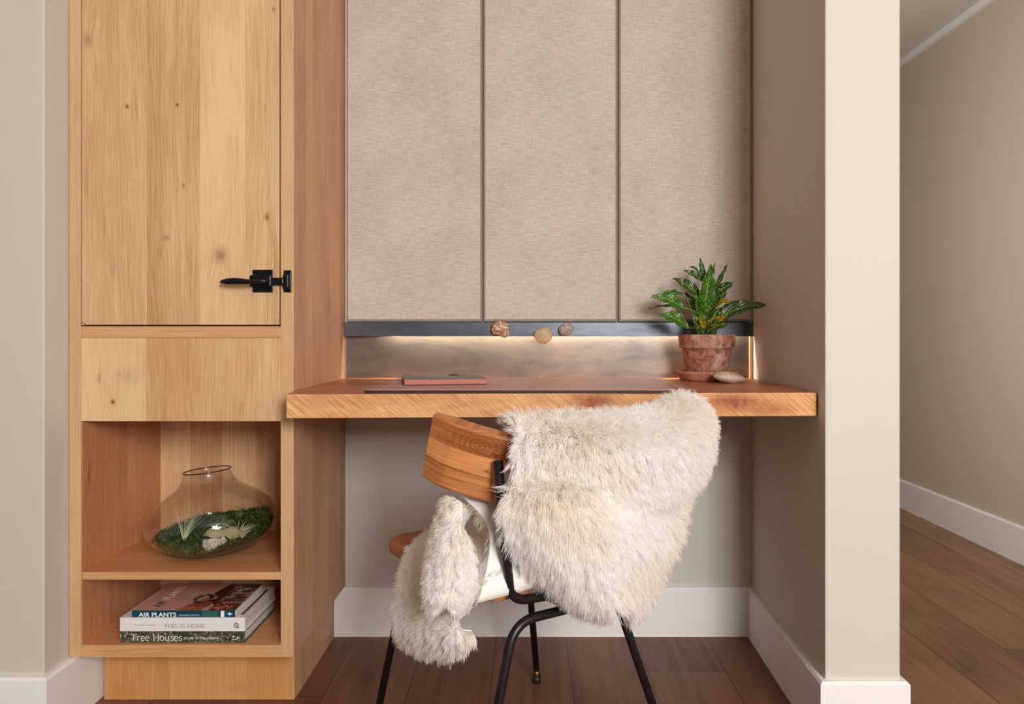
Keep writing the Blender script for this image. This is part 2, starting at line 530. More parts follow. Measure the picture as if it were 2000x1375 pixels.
# ------------------------------------------------------------ desk slab
DZ0, DZ1 = .708, .760
def desk_front():
    n = NT('oak_sawn_edge')
    o = n.xyz(n.coord())
    d = n.math('ADD', n.math('MULTIPLY', o[0], .62), n.math('MULTIPLY', o[2], .78))
    saw = n.noise(n.comb(n.math('MULTIPLY', d, 520), n.math('MULTIPLY', n.math('SUBTRACT', o[2], o[0]), 9), 0.0), 1, 3, .6)
    big = n.noise(n.comb(n.math('MULTIPLY', o[0], 6), n.math('MULTIPLY', o[2], 20), 0.0), 1, 4, .6, .6)
    f = n.math('MULTIPLY_ADD', n.math('SUBTRACT', saw, .5), 2.2, .42)
    f = n.math('MULTIPLY_ADD', n.math('SUBTRACT', big, .5), 1.2, f, clamp=True)
    col = n.mix(f, srgb(234, 186, 128), srgb(176, 104, 56))
    for (x, z, rx, rz, st) in ((.145, .742, .06, .022, 1.2), (.455, .740, .075, .020, 1.25), (.54, .722, .05, .012, .7), (.035, .75, .03, .01, .4)):
        da = n.math('DIVIDE', n.math('SUBTRACT', o[0], x), rx); dl = n.math('DIVIDE', n.math('SUBTRACT', o[2], z - .734), rz)
        d2 = n.math('ADD', n.math('MULTIPLY', da, da), n.math('MULTIPLY', dl, dl))
        w = n.math('MULTIPLY', n.noise(n.coord(), 60, 4), 1.2)
        k = n.math('MULTIPLY', n.math('POWER', 2.718, n.math('MULTIPLY', n.math('ADD', d2, w), -1.1)), st * 1.6, clamp=True)
        col = n.mix(k, col, srgb(150, 78, 46))
    n.bump(saw, .5, .001)
    return n.fin(col, .55, 0, .3)


M_desktop = wood('oak_desk_top', srgb(196, 124, 80), srgb(146, 78, 46), 'X', 'Y', third='Z', strips=[(1.6 - 2.0, .55), (1.8 - 2.0, .4), (1.95 - 2.0, .6), (2.1 - 2.0, .45)], rough=.36)
DROOT = Vector((0, 2.0, .734))
mb = MB().prism([(-.519, 1.675), (.640, 1.722), (.655, BY - .001), (-.5358, BY - .001), (-.5365, 1.80)], DZ0, DZ1)
mb.mi = [1, 1, 0, 1, 1, 0, 0]
desk = mb.build('floating_desk', None, None, origin=DROOT, bevel=.0015, mats=[desk_front(), M_desktop])
tag(desk, 'thick oak desk slab with a rough-sawn front edge, floating between the cabinet and the wall', 'desk')

# ------------------------------------------------------------ steel backsplash, ledge, light strip
def steel(name, c1, c2, rough, metal=.9, streak=1.0):
    n = NT(name)
    o = n.xyz(n.coord())
    a = n.noise(n.comb(n.math('MULTIPLY', o[0], 5), 0.0, n.math('MULTIPLY', o[2], 16)), 1, 5, .6, .8)
    b = n.noise(n.comb(n.math('MULTIPLY', o[0], 14), 0.0, n.math('MULTIPLY', o[2], 60)), 1, 4, .6)
    f = n.math('MULTIPLY_ADD', n.math('SUBTRACT', a, .5), 2.2, .5, clamp=True)
    col = n.mix(f, c1, c2)
    return n.fin(col, n.math('MULTIPLY_ADD', b, .22, rough - .1), metal, .5)


M_steelplate = steel('blackened_steel_plate', srgb(128, 112, 96), srgb(84, 80, 80), .40, .55)
M_ledge = steel('dark_steel_ledge', srgb(104, 108, 118), srgb(78, 80, 86), .36, .8)
tag(MB().box(-.533, .652, BY - .008, BY, DZ1, .884).build('steel_backsplash', M_steelplate, None, origin=(0, BY, .82)), 'mottled blackened steel backsplash plate between desk top and dark ledge', 'backsplash')
tag(MB().box(.6525, .6600, BY - .02, BY, DZ1, .884).build('oak_edge_strip', M_stile, None, origin=(.656, BY, DZ1)), 'thin upright oak strip at the right end of the steel backsplash', 'wood strip')
lg = MB().box(-.5345, .6605, 2.268, 2.274, .8825, .923).box(-.5345, .6605, 2.274, BY, .917, .923)
tag(lg.build('steel_ledge', M_ledge, None, origin=(0, BY, .9), bevel=.0008), 'long dark steel ledge under the fabric panels', 'ledge')
n = NT('warm_led'); n.set(n.b.inputs['Base Color'], (1, .9, .75, 1)); n.set(n.b.inputs['Emission Color'], (1, .88, .72, 1)); n.set(n.b.inputs['Emission Strength'], 160.0)
M_led = n.m
led = MB().box(-.405, .610, 2.277, 2.285, .905, .913).build('light_strip', M_led, None, origin=(0, 2.284, .914))
tag(led, 'glowing warm light strip tucked up behind the dark steel ledge', 'light strip')

# ------------------------------------------------------------ fabric panels
def fabric(name, c1, c2):
    n = NT(name)
    o = n.xyz(n.coord())
    h = n.noise(n.comb(n.math('MULTIPLY', o[0], 26), 0.0, n.math('MULTIPLY', o[2], 520)), 1, 3, .7)
    v = n.noise(n.comb(n.math('MULTIPLY', o[0], 520), 0.0, n.math('MULTIPLY', o[2], 40)), 1, 3, .7)
    sx = n.math('SINE', n.math('MULTIPLY', o[0], 2 * PI / .0026))
    sz = n.math('SINE', n.math('MULTIPLY', o[2], 2 * PI / .0026))
    w = n.math('MULTIPLY', sx, sz)
    big = n.noise(n.coord(), 5, 4)
    f = n.math('MULTIPLY_ADD', n.math('SUBTRACT', h, .5), 1.7, .5)
    f = n.math('MULTIPLY_ADD', n.math('SUBTRACT', v, .5), 1.2, f)
    f = n.math('MULTIPLY_ADD', w, .16, f)
    f = n.math('MULTIPLY_ADD', n.math('SUBTRACT', big, .5), .5, f, clamp=True)
    col = n.mix(f, c1, c2)
    n.bump(n.math('ADD', w, h), .25, .0008)
    m = n.fin(col, .9, 0, .15)
    n.set(n.b.inputs['Sheen Weight'], .15)
    return m


M_fab = fabric('woven_linen', srgb(222, 212, 202), srgb(170, 158, 147))
M_fabd = fabric('woven_linen_edge', srgb(168, 154, 144), srgb(126, 112, 102))
PX = lambda px, Y: (px - VX) / FPX * Y
FY = 2.284
for (a, b, wh, dbl) in ((678.5, 942.0, 'left', 'r'), (944.5, 1206.0, 'middle', 'b'), (1209.0, 1465.5, 'right', 'l')):
    x0, x1 = PX(a, FY), PX(b, FY)
    t = empty('fabric_panel', ((x0 + x1) / 2, FY, .926), {'left': 'leftmost of the three beige woven fabric panels, beside the cabinet', 'middle': 'middle one of the three beige woven fabric panels above the desk',
              'right': 'rightmost of the three beige woven fabric panels, behind the potted plant'}[wh], 'wall panel', 'woven fabric panels above the desk')
    MB().box(x0, x1, FY, BY, .9255, CH).build('fabric_face', M_fab, t, bevel=.002)
    e = MB().box(x0, x1, FY - .0012, FY + .0005, .9262, .9325)
    if dbl in 'rb': e.box(x1 - .0055, x1, FY - .0012, FY + .0005, .9325, CH)
    if dbl in 'lb': e.box(x0, x0 + .0055, FY - .0012, FY + .0005, .9325, CH)
    e.build('edge_binding', M_fabd, t, bevel=.0005)

# ------------------------------------------------------------ stones
def stone(name, c, size, seed, m, label, rot=(0, 0, 0), lump=.22, group=None):
    bm = bmesh.new()
    bmesh.ops.create_icosphere(bm, subdivisions=4, radius=1)
    R = Matrix.Rotation(rot[2], 3, 'Z') @ Matrix.Rotation(rot[1], 3, 'Y') @ Matrix.Rotation(rot[0], 3, 'X')
    for v in bm.verts:
        p = v.co.copy()
        d = 1 + lump * noise.noise(p * .9 + Vector((seed, 0, 0))) + lump * .25 * noise.noise(p * 3 + Vector((0, seed, 0)))
        q = Vector((p.x * size[0], p.y * size[1], p.z * size[2])) * d
        v.co = Vector(c) + R @ q
    me = bpy.data.meshes.new(name); bm.to_mesh(me); bm.free()
    o = link(name, me, m, None, origin=c, smooth=True)
    return tag(o, label, 'stone', group)


def stone_mat(name, a, b, vein=None, sc=30, s=(1, 1, 1)):
    n = NT(name)
    o = n.xyz(n.coord())
    p = n.comb(n.math('MULTIPLY', o[0], s[0]), n.math('MULTIPLY', o[1], s[1]), n.math('MULTIPLY', o[2], s[2]))
    f = n.math('MULTIPLY_ADD', n.math('SUBTRACT', n.noise(p, sc, 6, .65, .8), .5), 2.4, .5, clamp=True)
    col = n.mix(f, a, b)
    if vein:
        d = n.math('ABSOLUTE', n.math('SUBTRACT', n.noise(p, sc * .6, 2, .5, 1.5), .5))
        col = n.mix(n.math('MULTIPLY', n.math('LESS_THAN', d, .018), .8), col, vein)
    n.bump(n.noise(p, 200, 4), .2, .001)
    return n.fin(col, .6, 0, .35)


SY = 2.257
stone('stone', at(979, 642, SY), (.0255, .0115, .0225), 3.1, stone_mat('brown_veined_stone', srgb(190, 148, 116), srgb(128, 88, 62), srgb(230, 212, 190), 30, (1, 1, 2.2)), 'reddish-brown veined stone stuck to the dark ledge, left of the other two', (0, .6, 0), .5)
stone('stone', at(1060.5, 654, SY), (.0245, .0115, .0230), 8.4, stone_mat('sand_stone', srgb(206, 182, 146), srgb(172, 142, 104), None, 50), 'round sandy-tan stone hanging lowest off the dark ledge, between two others', (0, .3, 0), .28)
stone('stone', at(1105.5, 643, SY), (.0225, .0115, .0170), 5.2, stone_mat('grey_stone', srgb(176, 164, 156), srgb(108, 92, 86), srgb(190, 182, 176), 40, (1, 1, 2)), 'small oval grey-brown stone stuck to the dark ledge, right of the other two', (0, -.35, 0), .12)

# ------------------------------------------------------------ desk pad and notebook
def leather(name, c1, c2):
    n = NT(name)
    f = n.noise(n.coord(), 14, 5, .6)
    vor = n.n('ShaderNodeTexVoronoi', {'Vector': n.coord(), 'Scale': 900})
    n.bump(vor.outputs[0], .15, .0004)
    return n.fin(n.mix(f, c1, c2), .34, 0, .6)


M_lea = leather('brown_leather', srgb(182, 126, 108), srgb(156, 102, 88))
M_leadark = plain('leather_cut_edge', srgb(44, 22, 16), .6)
M_thread = plain('pale_thread', srgb(196, 160, 140), .7)
pt = empty('desk_pad', (.008, 1.95, DZ1), 'large brown leather desk pad with dark edge lying on the oak desk', 'desk pad')
x0, x1, y0, y1 = -.356, .372, 1.700, 2.20
MB().box(x0, x1, y0, y1, DZ1 + .0003, DZ1 + .006).build('pad_base', M_leadark, pt)
MB().box(x0 + .0008, x1 - .0008, y0 + .0008, y1 - .0008, DZ1 + .006, DZ1 + .0078).build('pad_surface', M_lea, pt, bevel=.0006)
st = MB()
for i in range(90):
    a = x0 + .012 + i * (x1 - x0 - .024) / 90
    st.box(a, a + .005, y0 + .009, y0 + .0102, DZ1 + .0078, DZ1 + .0084)
for i in range(62):
    a = y0 + .012 + i * (y1 - y0 - .024) / 62
    for xx in (x0 + .028, x1 - .030): st.box(xx, xx + .0013, a, a + .006, DZ1 + .0078, DZ1 + .0084)
st.build('stitching', M_thread, pt)

NZ = DZ1 + .0086
nb = empty('notebook', (-.19, 1.93, NZ), 'small slate-grey notebook with red-brown page edges lying on the leather pad', 'notebook')
def rp(x, y, a=math.radians(11), c=(-.213, 1.950)): return (c[0] + (x * math.cos(a) - y * math.sin(a)), c[1] + (x * math.sin(a) + y * math.cos(a)))
def rprism(mb, x0, x1, y0, y1, z0, z1): return mb.prism([rp(x0, y0), rp(x1, y0), rp(x1, y1), rp(x0, y1)], z0, z1)
M_slate = plain('slate_cover', srgb(112, 106, 102), .5)
M_redp = plain('red_brown_edge', srgb(174, 96, 70), .5)
rprism(MB(), -.099, .099, -.095, .105, NZ, NZ + .0015).build('back_cover', plain('dark_red_cover', srgb(84, 34, 26), .5), nb)
rprism(MB(), -.097, .098, -.095, .103, NZ + .0015, NZ + .0122).build('pages', M_redp, nb)
rprism(MB(), -.099, .099, -.094, .105, NZ + .0122, NZ + .0138).build('front_cover', M_slate, nb, bevel=.0006)
mk = MB(); rr = random.Random(5)
for row, (ya, xa, xb, h) in enumerate(((.055, -.065, .03, .02), (.02, -.04, .035, .02), (-.03, -.04, .03, .016))):
    x = xa
    while x < xb:
        w = rr.uniform(.004, .008)
        rprism(mk, x, x + w * .45, ya, ya + h * rr.uniform(.6, 1), NZ + .0138, NZ + .0141)
        rprism(mk, x, x + w, ya, ya + .003, NZ + .0138, NZ + .0141)
        x += w + .003
mk.build('cover_lettering', plain('pale_ink', srgb(196, 192, 184), .5), nb)
tk = empty('small_token', (-.190, 2.0, NZ + .0142), 'small dark round metal disc lying on the grey notebook', 'disc')
MB().lathe([(.003, 0), (.011, .001), (.0115, .002), (.010, .0036), (.002, .0042)], (-.190, 2.0, NZ + .0142), 24).build('disc_body', plain('bronze', srgb(120, 84, 66), .35, .8), tk, smooth=True)

# ------------------------------------------------------------ potted plant
def terracotta(name, a, b, c):
    n = NT(name)
    p = n.coord()
    f = n.math('MULTIPLY_ADD', n.math('SUBTRACT', n.noise(p, 60, 8, .75, .5), .5), 4.5, .45, clamp=True)
    g = n.math('MULTIPLY_ADD', n.math('SUBTRACT', n.noise(p, 18, 5, .6, 1.0), .52), 4, .1, clamp=True)
    col = n.mix(g, n.mix(f, a, b), c)
    n.bump(n.noise(p, 160, 5), .35, .0015)
    return n.fin(col, .85, 0, .2)


PC = Vector((.499, 2.165, 0))
SZ = DZ1
M_terra = terracotta('weathered_terracotta', srgb(184, 122, 104), srgb(106, 72, 62), srgb(206, 178, 150))
M_saucer = terracotta('terracotta_saucer', srgb(192, 128, 106), srgb(150, 94, 80), srgb(204, 146, 120))
sc = MB().lathe([(.068, 0), (.072, .002), (.086, .021), (.0875, .026), (.086, .0275), (.080, .0275), (.078, .022), (.070, .006), (.01, .006)], (PC.x, PC.y, SZ), 64)
tag(sc.build('plant_saucer', M_saucer, None, origin=(PC.x, PC.y, SZ), smooth=True), 'round orange terracotta saucer under the potted plant', 'saucer')
pz = SZ + .0065
pp = empty('potted_plant', (PC.x, PC.y, pz), 'bushy green yellow-speckled plant in a weathered terracotta pot standing on a saucer', 'potted plant')
pr = [(.05, 0), (.0535, .002), (.066, .070), (.068, .083), (.0745, .085), (.0755, .088), (.078, .118), (.0775, .1215), (.074, .1215), (.072, .115), (.071, .108)]
pot = MB().lathe(pr, (PC.x, PC.y, pz), 64).build('pot', M_terra, pp, smooth=True)
pot.data.polygons.foreach_set('use_smooth', [True] * len(pot.data.polygons))
n = NT('potting_soil'); n.bump(n.noise(n.coord(), 200, 4), .8, .004)
M_soil = n.fin(n.mix(n.noise(n.coord(), 120, 4), srgb(40, 28, 20), srgb(20, 14, 10)), .95)
TZ = pz + .108
MB().lathe([(.0715, 0), (.05, .006), (.02, .009), (.001, .009)], (PC.x, PC.y, TZ), 32, cap1=False).build('soil', M_soil, pp)


def leaf_mat(name, g1, g2, spot, amount):
    n = NT(name)
    u = n.xyz(n.coord('UV'))
    gen = n.coord('Object')
    vor = n.n('ShaderNodeTexVoronoi', {'Vector': gen, 'Scale': 210, 'Randomness': 1.0})
    thr = n.math('MULTIPLY_ADD', n.noise(gen, 60, 2), .5, amount - .25)
    sp = n.math('LESS_THAN', vor.outputs[0], thr)
    edge = n.math('ABSOLUTE', n.math('SUBTRACT', u[0], .5))
    mid = n.math('LESS_THAN', edge, .035)
    base = n.mix(n.noise(gen, 45, 3), g1, g2)
    col = n.mix(n.math('MULTIPLY', sp, .9), base, spot)
    col = n.mix(n.math('MULTIPLY', mid, .55), col, srgb(170, 190, 90))
    vs = n.math('SINE', n.math('MULTIPLY', n.math('SUBTRACT', n.math('MULTIPLY', u[1], 9), n.math('MULTIPLY', edge, 5)), 6.28))
    n.bump(vs, .25, .001)
    n.fin(col, .30, 0, .5)
    tr = n.n('ShaderNodeBsdfTranslucent', {'Color': col})
    mx = n.n('ShaderNodeMixShader', {0: .22})
    n.t.links.new(n.b.outputs[0], mx.inputs[1]); n.t.links.new(tr.outputs[0], mx.inputs[2])
    n.t.links.new(mx.outputs[0], n.out.inputs['Surface'])
    return n.m


LM = [leaf_mat('leaf_green', srgb(70, 124, 36), srgb(34, 84, 26), srgb(196, 206, 90), .25),
      leaf_mat('leaf_dark', srgb(54, 96, 36), srgb(26, 54, 24), srgb(206, 190, 90), .27),
      leaf_mat('leaf_yellow', srgb(150, 130, 26), srgb(84, 96, 22), srgb(222, 170, 30), .46)]
M_stem = plain('green_stem', srgb(112, 128, 58), .5)


def leaf(tip, base, w, m, arch=.0, face=(0, -1, .35), curl=0.0, petiole=None):
    tip, base = Vector(tip), Vector(base)
    ax = tip - base
    L = ax.length
    t = ax.normalized()
    f = Vector(face); nrm = (f - t * f.dot(t)).normalized()
    side = t.cross(nrm).normalized()
    rows = []; N = 16
    me_uv = []
    for i in range(N + 1):
        k = i / N
        ww = w * (math.sin(PI * min(1, k ** .8)) ** .75) * (1 - .25 * k) + .0004
        c = base + ax * k + Vector((0, 0, 1)) * arch * L * math.sin(PI * k) + nrm * curl * L * k * k
        row = []
        for j in range(5):
            q = (j - 2) / 2
            rip = .08 * w * math.sin(k * 19 + q * 2)
            row.append(c + side * q * ww * .5 + nrm * (abs(q) * ww * .16 + rip * abs(q)))
            me_uv.append((j / 4, k))
        rows.append(row)
    mb = MB().grid(rows)
    me = mb.mesh('leaf')
    uvl = me.uv_layers.new(name='UVMap')
    for lp in me.loops: uvl.data[lp.index].uv = me_uv[lp.vertex_index]
    me.materials.append(m)
    o = link('leaf', me, m, pp, smooth=True)
    if petiole is not None:
        q = Vector(petiole)
        midp = (base + q) / 2 + Vector((0, 0, .15 * (base - q).length))
        MB().tube([q, midp, base, base + ax * .12], [.0016, .0015, .0012, .0008], 8).build('petiole', M_stem, o, smooth=True)
    return o


PYd = 2.165
def L3(px, py, dy=0.0): return at(px, py, PYd + dy)
trunk = [Vector((PC.x, PC.y, TZ)), L3(1375, 630), L3(1374, 600), L3(1373, 570), L3(1373, 545)]
MB().tube(trunk, [.0045, .004, .0035, .003, .002], 10).build('stem', M_stem, pp, smooth=True)
K = .00165
for tp, bs, w, mi, arch, face, dt, db, pet in (
    ((1314, 544), (1370, 580), 21, 1, .06, (-.3, -1, .6), -.02, 0, (1374, 592)),
    ((1270, 580), (1336, 603), 24, 0, .10, (-.2, -1, .5), -.03, -.01, (1372, 622)),
    ((1283, 579), (1334, 574), 17, 0, .05, (0, -.8, .9), .01, -.01, (1350, 606)),
    ((1266, 604), (1320, 600), 10, 1, .06, (0, -.5, 1), .03, .01, (1360, 615)),
    ((1287, 617), (1345, 641), 26, 0, .12, (-.2, -1, .6), -.04, -.02, (1366, 655)),
    ((1367, 504), (1374, 546), 12, 1, 0, (.3, -1, .2), 0, 0, None),
    ((1335, 528), (1373, 548), 14, 1, .05, (0, -1, .5), -.01, 0, None),
    ((1344, 522), (1366, 534), 6, 1, .2, (0, -1, .5), .01, 0, None),
    ((1388, 516), (1375, 612), 30, 0, 0, (.1, -1, .1), -.045, -.01, None),
    ((1396, 513), (1382, 562), 11, 1, 0, (.5, -1, .2), .01, 0, None),
    ((1422, 513), (1394, 574), 11, 1, 0, (-.7, -.6, .2), .02, 0, (1377, 600)),
    ((1433, 552), (1388, 582), 22, 1, .06, (.2, -1, .5), -.03, 0, (1376, 606)),
    ((1421, 573), (1379, 600), 26, 1, .10, (.2, -1, .5), -.05, 0, None),
    ((1430, 588), (1380, 612), 22, 2, .12, (.1, -.7, .9), -.05, -.01, None),
    ((1501, 597), (1398, 626), 26, 1, .10, (.1, -1, .7), -.03, -.01, (1378, 645)),
    ((1466, 588), (1404, 610), 15, 1, .06, (.1, -1, .7), .02, 0, (1378, 630)),
    ((1420, 620), (1376, 643), 19, 2, .08, (.2, -1, .7), -.06, -.01, None),
    ((1422, 634), (1377, 652), 27, 1, .12, (.1, -1, .6), -.065, -.02, None),
    ((1352, 624), (1374, 650), 22, 1, .02, (-.1, -1, .2), -.05, -.01, None),
    ((1360, 574), (1374, 622), 17, 0, .0, (-.3, -1, .2), -.03, 0, None),
    ((1338, 571), (1362, 612), 20, 1, .0, (.2, -1, .2), .03, .01, None),
    ((1366, 616), (1376, 642), 12, 2, 0, (-.1, -1, .2), -.055, -.02, None),
    ((1396, 560), (1378, 618), 24, 1, 0, (.3, -1, .2), -.02, 0, None),
    ((1408, 600), (1379, 640), 22, 1, .05, (.3, -1, .3), -.02, 0, None),
    ((1340, 640), (1372, 652), 16, 1, .1, (0, -.8, .8), .02, 0, None),
    ((1352, 600), (1370, 640), 18, 1, 0, (-.3, -1, .2), .01, 0, None),
    ((1400, 648), (1380, 656), 18, 1, .1, (0, -.8, .6), .03, 0, None)):
    leaf(L3(*tp, dt), L3(*bs, db), w * K, LM[mi], arch, face, 0, L3(*pet) if pet else None)

stone('stone', Vector((.528, 2.045, DZ1 + .0155)), (.0455, .026, .0150), 2.3, stone_mat('pale_speckled_stone', srgb(206, 184, 160), srgb(160, 138, 116), None, 60), 'flat pale speckled stone lying on the desk against the saucer', (.0, .12, .25), .12)

# ------------------------------------------------------------ books
def text_mesh(s, size, extrude=.0003):
    cu = bpy.data.curves.new('txt', 'FONT')
    cu.body = s; cu.size = size; cu.extrude = extrude
    o = bpy.data.objects.new('txt', cu)
    COL.objects.link(o)
    dg = bpy.context.evaluated_depsgraph_get()
    me = bpy.data.meshes.new_from_object(o.evaluated_get(dg))
    bpy.data.objects.remove(o); bpy.data.curves.remove(cu)
    return me


def put_text(name, s, x0, x1, zbase, hgt, y, m, parent, bold=0.0, plane='front', pos=None):
    me = text_mesh(s, 1.0, 0)
    vs = np.array([v.co[:] for v in me.vertices])
    w = vs[:, 0].max() - vs[:, 0].min()
    capm = text_mesh('H', 1.0, 0); cap = max(v.co.y for v in capm.vertices)
    sx = (x1 - x0) / w; sy = hgt / cap
    xm = vs[:, 0].min()
    offs = [(0, 0)] if not bold else [(0, 0), (bold, 0), (0, bold * .6), (bold, bold * .6)]
    vo, fo = [], []
    for ox, oy in offs:
        b = len(vo)
        for k, v in enumerate(vs):
            a, c = (v[0] - xm) * sx + ox, v[1] * sy + oy
            if plane == 'front': vo.append((x0 + a, y - .0003 - .00006 * offs.index((ox, oy)), zbase + c))
            else: vo.append(tuple(np.array(pos(a, c)) + np.array([0, 0, .00005]) * offs.index((ox, oy))))
        fo += [tuple(b + i for i in p.vertices) for p in me.polygons]
    m2 = bpy.data.meshes.new(name); m2.from_pydata(vo, [], fo)
    bpy.data.meshes.remove(me)
    return link(name, m2, m, parent)


# serif capitals and lower case drawn as strokes: (points, width) in a 0..1 em box
S_ = [(.62, .80), (.55, .95), (.36, 1.0), (.16, .93), (.12, .76), (.22, .62), (.42, .50), (.60, .36), (.62, .18), (.48, .03), (.30, 0), (.12, .06), (.06, .24)]
def ell(cx, cy, rx, ry, a0=0, a1=360, n=20): return [(cx + rx * math.cos(math.radians(a0 + (a1 - a0) * i / n)), cy + ry * math.sin(math.radians(a0 + (a1 - a0) * i / n))) for i in range(n + 1)]
GL = {
 'T': (.75, [([(.375, 0), (.375, 1)], .10), ([(.02, .97), (.73, .97)], .05), ([(.03, .80), (.03, 1)], .03), ([(.72, .80), (.72, 1)], .03), ([(.24, .02), (.51, .02)], .03)]),
 'H': (.86, [([(.14, 0), (.14, 1)], .10), ([(.72, 0), (.72, 1)], .10), ([(.14, .5), (.72, .5)], .04), ([(.02, .02), (.26, .02)], .03), ([(.02, .98), (.26, .98)], .03), ([(.60, .02), (.84, .02)], .03), ([(.60, .98), (.84, .98)], .03)]),
 'I': (.36, [([(.18, 0), (.18, 1)], .10), ([(.04, .02), (.32, .02)], .03), ([(.04, .98), (.32, .98)], .03)]),
 'S': (.68, [(S_, .07)]),
 'O': (.92, [(ell(.46, .5, .38, .5), .08)]),
 'M': (1.04, [([(.15, 0), (.17, 1)], .05), ([(.17, 1), (.51, .05)], .10), ([(.51, .05), (.86, 1)], .05), ([(.86, 1), (.89, 0)], .10), ([(.03, .02), (.27, .02)], .03), ([(.77, .02), (1.01, .02)], .03)]),
 'E': (.70, [([(.16, 0), (.16, 1)], .10), ([(.03, .02), (.62, .02)], .04), ([(.03, .98), (.60, .98)], .04), ([(.16, .52), (.48, .52)], .04), ([(.63, 0), (.65, .2)], .03), ([(.60, .82), (.60, 1)], .03)]),
 'r': (.48, [([(.14, 0), (.14, .66)], .10), ([(.14, .46), (.24, .64), (.38, .68), (.44, .60)], .07), ([(.02, .02), (.28, .02)], .03), ([(.02, .66), (.14, .66)], .03)]),
 'e': (.56, [(ell(.29, .34, .22, .34, 0, 315), .08), ([(.08, .36), (.51, .36)], .04)]),
 'o': (.60, [(ell(.30, .34, .23, .34), .08)]),
 'u': (.66, [([(.14, .68), (.14, .18), (.24, .02), (.38, .04), (.52, .18)], .08), ([(.52, .68), (.52, 0)], .10), ([(.52, .02), (.64, .02)], .03), ([(.03, .66), (.14, .66)], .03), ([(.40, .66), (.52, .66)], .03)]),
 's': (.48, [([(a * .66 + .03, b * .68) for a, b in S_], .07)]),
 ' ': (.38, [])}


def serif(name, s, x0, x1, zb, h, y, m, parent, wk=1.0):
    tot = sum(GL[c][0] for c in s)
    kx = (x1 - x0) / tot
    mb = MB(); pen = 0
    for c in s:
        adv, st = GL[c]
        for pts, w in st:
            P = [Vector((x0 + (pen + a) * kx, zb + b * h)) for a, b in pts]
            ww = w * min(kx, h) * wk
            L, R = [], []
            for i, p in enumerate(P):
                t = (P[min(i + 1, len(P) - 1)] - P[max(i - 1, 0)]).normalized()
                nn = Vector((-t.y, t.x)) * ww / 2
                L.append((p.x + nn.x, y, p.y + nn.y)); R.append((p.x - nn.x, y, p.y - nn.y))
            mb.grid([L, R])
        pen += adv
    return mb.build(name, m, parent)


BF = 1.802
def bx(px): return (px - VX) / FPX * BF
def bz(py): return CAM_H - (py - VY) / FPX * BF
def pages_mat():
    n = NT('page_edges'); o = n.xyz(n.coord())
    l = n.noise(n.comb(n.math('MULTIPLY', o[0], 3), n.math('MULTIPLY', o[1], 3), n.math('MULTIPLY', o[2], 1600)), 1, 2)
    return n.fin(n.mix(l, srgb(236, 232, 228), srgb(188, 184, 182)), .8)
M_pages = pages_mat()
M_white = plain('white_print', srgb(238, 236, 234), .5)
M_whitecover = plain('white_cover', srgb(232, 228, 228), .35)


def book(label, x0, x1, z0, z1, depth, cover, spine, hard=True, y=BF):
    t = empty('book', ((x0 + x1) / 2, y + depth / 2, z0), label, 'book', 'books stacked on the bottom shelf')
    c = .0025 if hard else .0007
    g = .004 if hard else .0004
    MB().box(x0, x1, y + .001, y + depth, z0, z0 + c).build('back_cover', cover, t, bevel=.0004)
    MB().box(x0 + g, x1 - g, y + .002, y + depth - g, z0 + c, z1 - c).build('pages', M_pages, t)
    MB().box(x0, x1, y + .001, y + depth, z1 - c, z1).build('front_cover', cover, t, bevel=.0004)
    MB().box(x0, x1, y, y + .0022, z0, z1).build('spine', spine, t, bevel=.0008)
    return t


# lowest: forest picture spine
n = NT('forest_print'); p = n.coord(); o = n.xyz(p)
a = n.noise(p, 170, 8, .85, .5); b = n.noise(p, 30, 4, .6)
c_ = n.ramp(a, [(0, srgb(14, 20, 14)), (.42, srgb(28, 34, 24)), (.50, srgb(60, 74, 44)), (.55, srgb(120, 116, 84)), (.62, srgb(226, 216, 204))])
c2 = n.mix(n.math('MULTIPLY_ADD', n.math('SUBTRACT', b, .50), 4, 0.0, clamp=True), c_, srgb(44, 54, 34))
M_forest = n.fin(c2, .35)
z0 = .1745
T3 = book('lowest book of the stack, with a dark green forest picture on its spine', bx(234), bx(478), z0, bz(1233.2), .222, M_forest, M_forest)
serif('title_lettering', 'Tree Houses', bx(255), bx(356), bz(1251.5), .0158, BF - .0004, M_white, T3, 1.25)
put_text('subtitle_lettering', 'ESCAPE TO THE CANOPY', bx(359), bx(426), bz(1248.5), .0046, BF, M_white, T3, .00008)
em = MB()
for i, (px, py, w, h) in enumerate(((444, 1247, 3, 1), (453, 1249, 10, 1), (454, 1244, 4, 2), (463, 1248, 1.5, 5))):
    em.box(bx(px), bx(px + w), BF - .0004, BF, bz(py), bz(py - h))
em.build('spine_emblem', M_white, T3)
# middle: white
z1 = bz(1233.2) + .0002
T2 = book('middle book of the stack, white with grey lettering on its spine', bx(234), bx(478.5), z1, bz(1206.5), .226, M_whitecover, M_whitecover)
M_greyink = plain('grey_ink', srgb(118, 108, 108), .5)
serif('title_lettering', 'THIS IS HOME', bx(320), bx(402), bz(1226), .0085, BF - .0004, M_greyink, T2, 1.5)
mk = MB(); rr = random.Random(3); x = bx(262)
while x < bx(302):
    if not bx(282) < x < bx(285.5): mk.box(x, x + .0013, BF - .0004, BF, bz(1222), bz(1222) + rr.uniform(.0015, .0026))
    x += .0022
mk.build('author_lettering', plain('light_grey_ink', srgb(176, 172, 172), .5), T2)
em = MB()
cxx, czz = bx(461.5), bz(1221.5)
em.tube([(cxx + .0048 * math.cos(a * PI / 12), BF - .0002, czz + .0052 * math.sin(a * PI / 12)) for a in range(25)], .0011, 6)
em.tube([(cxx + .001, BF - .0002, czz - .002), (cxx + .0062, BF - .0002, czz - .0065)], .0012, 6)
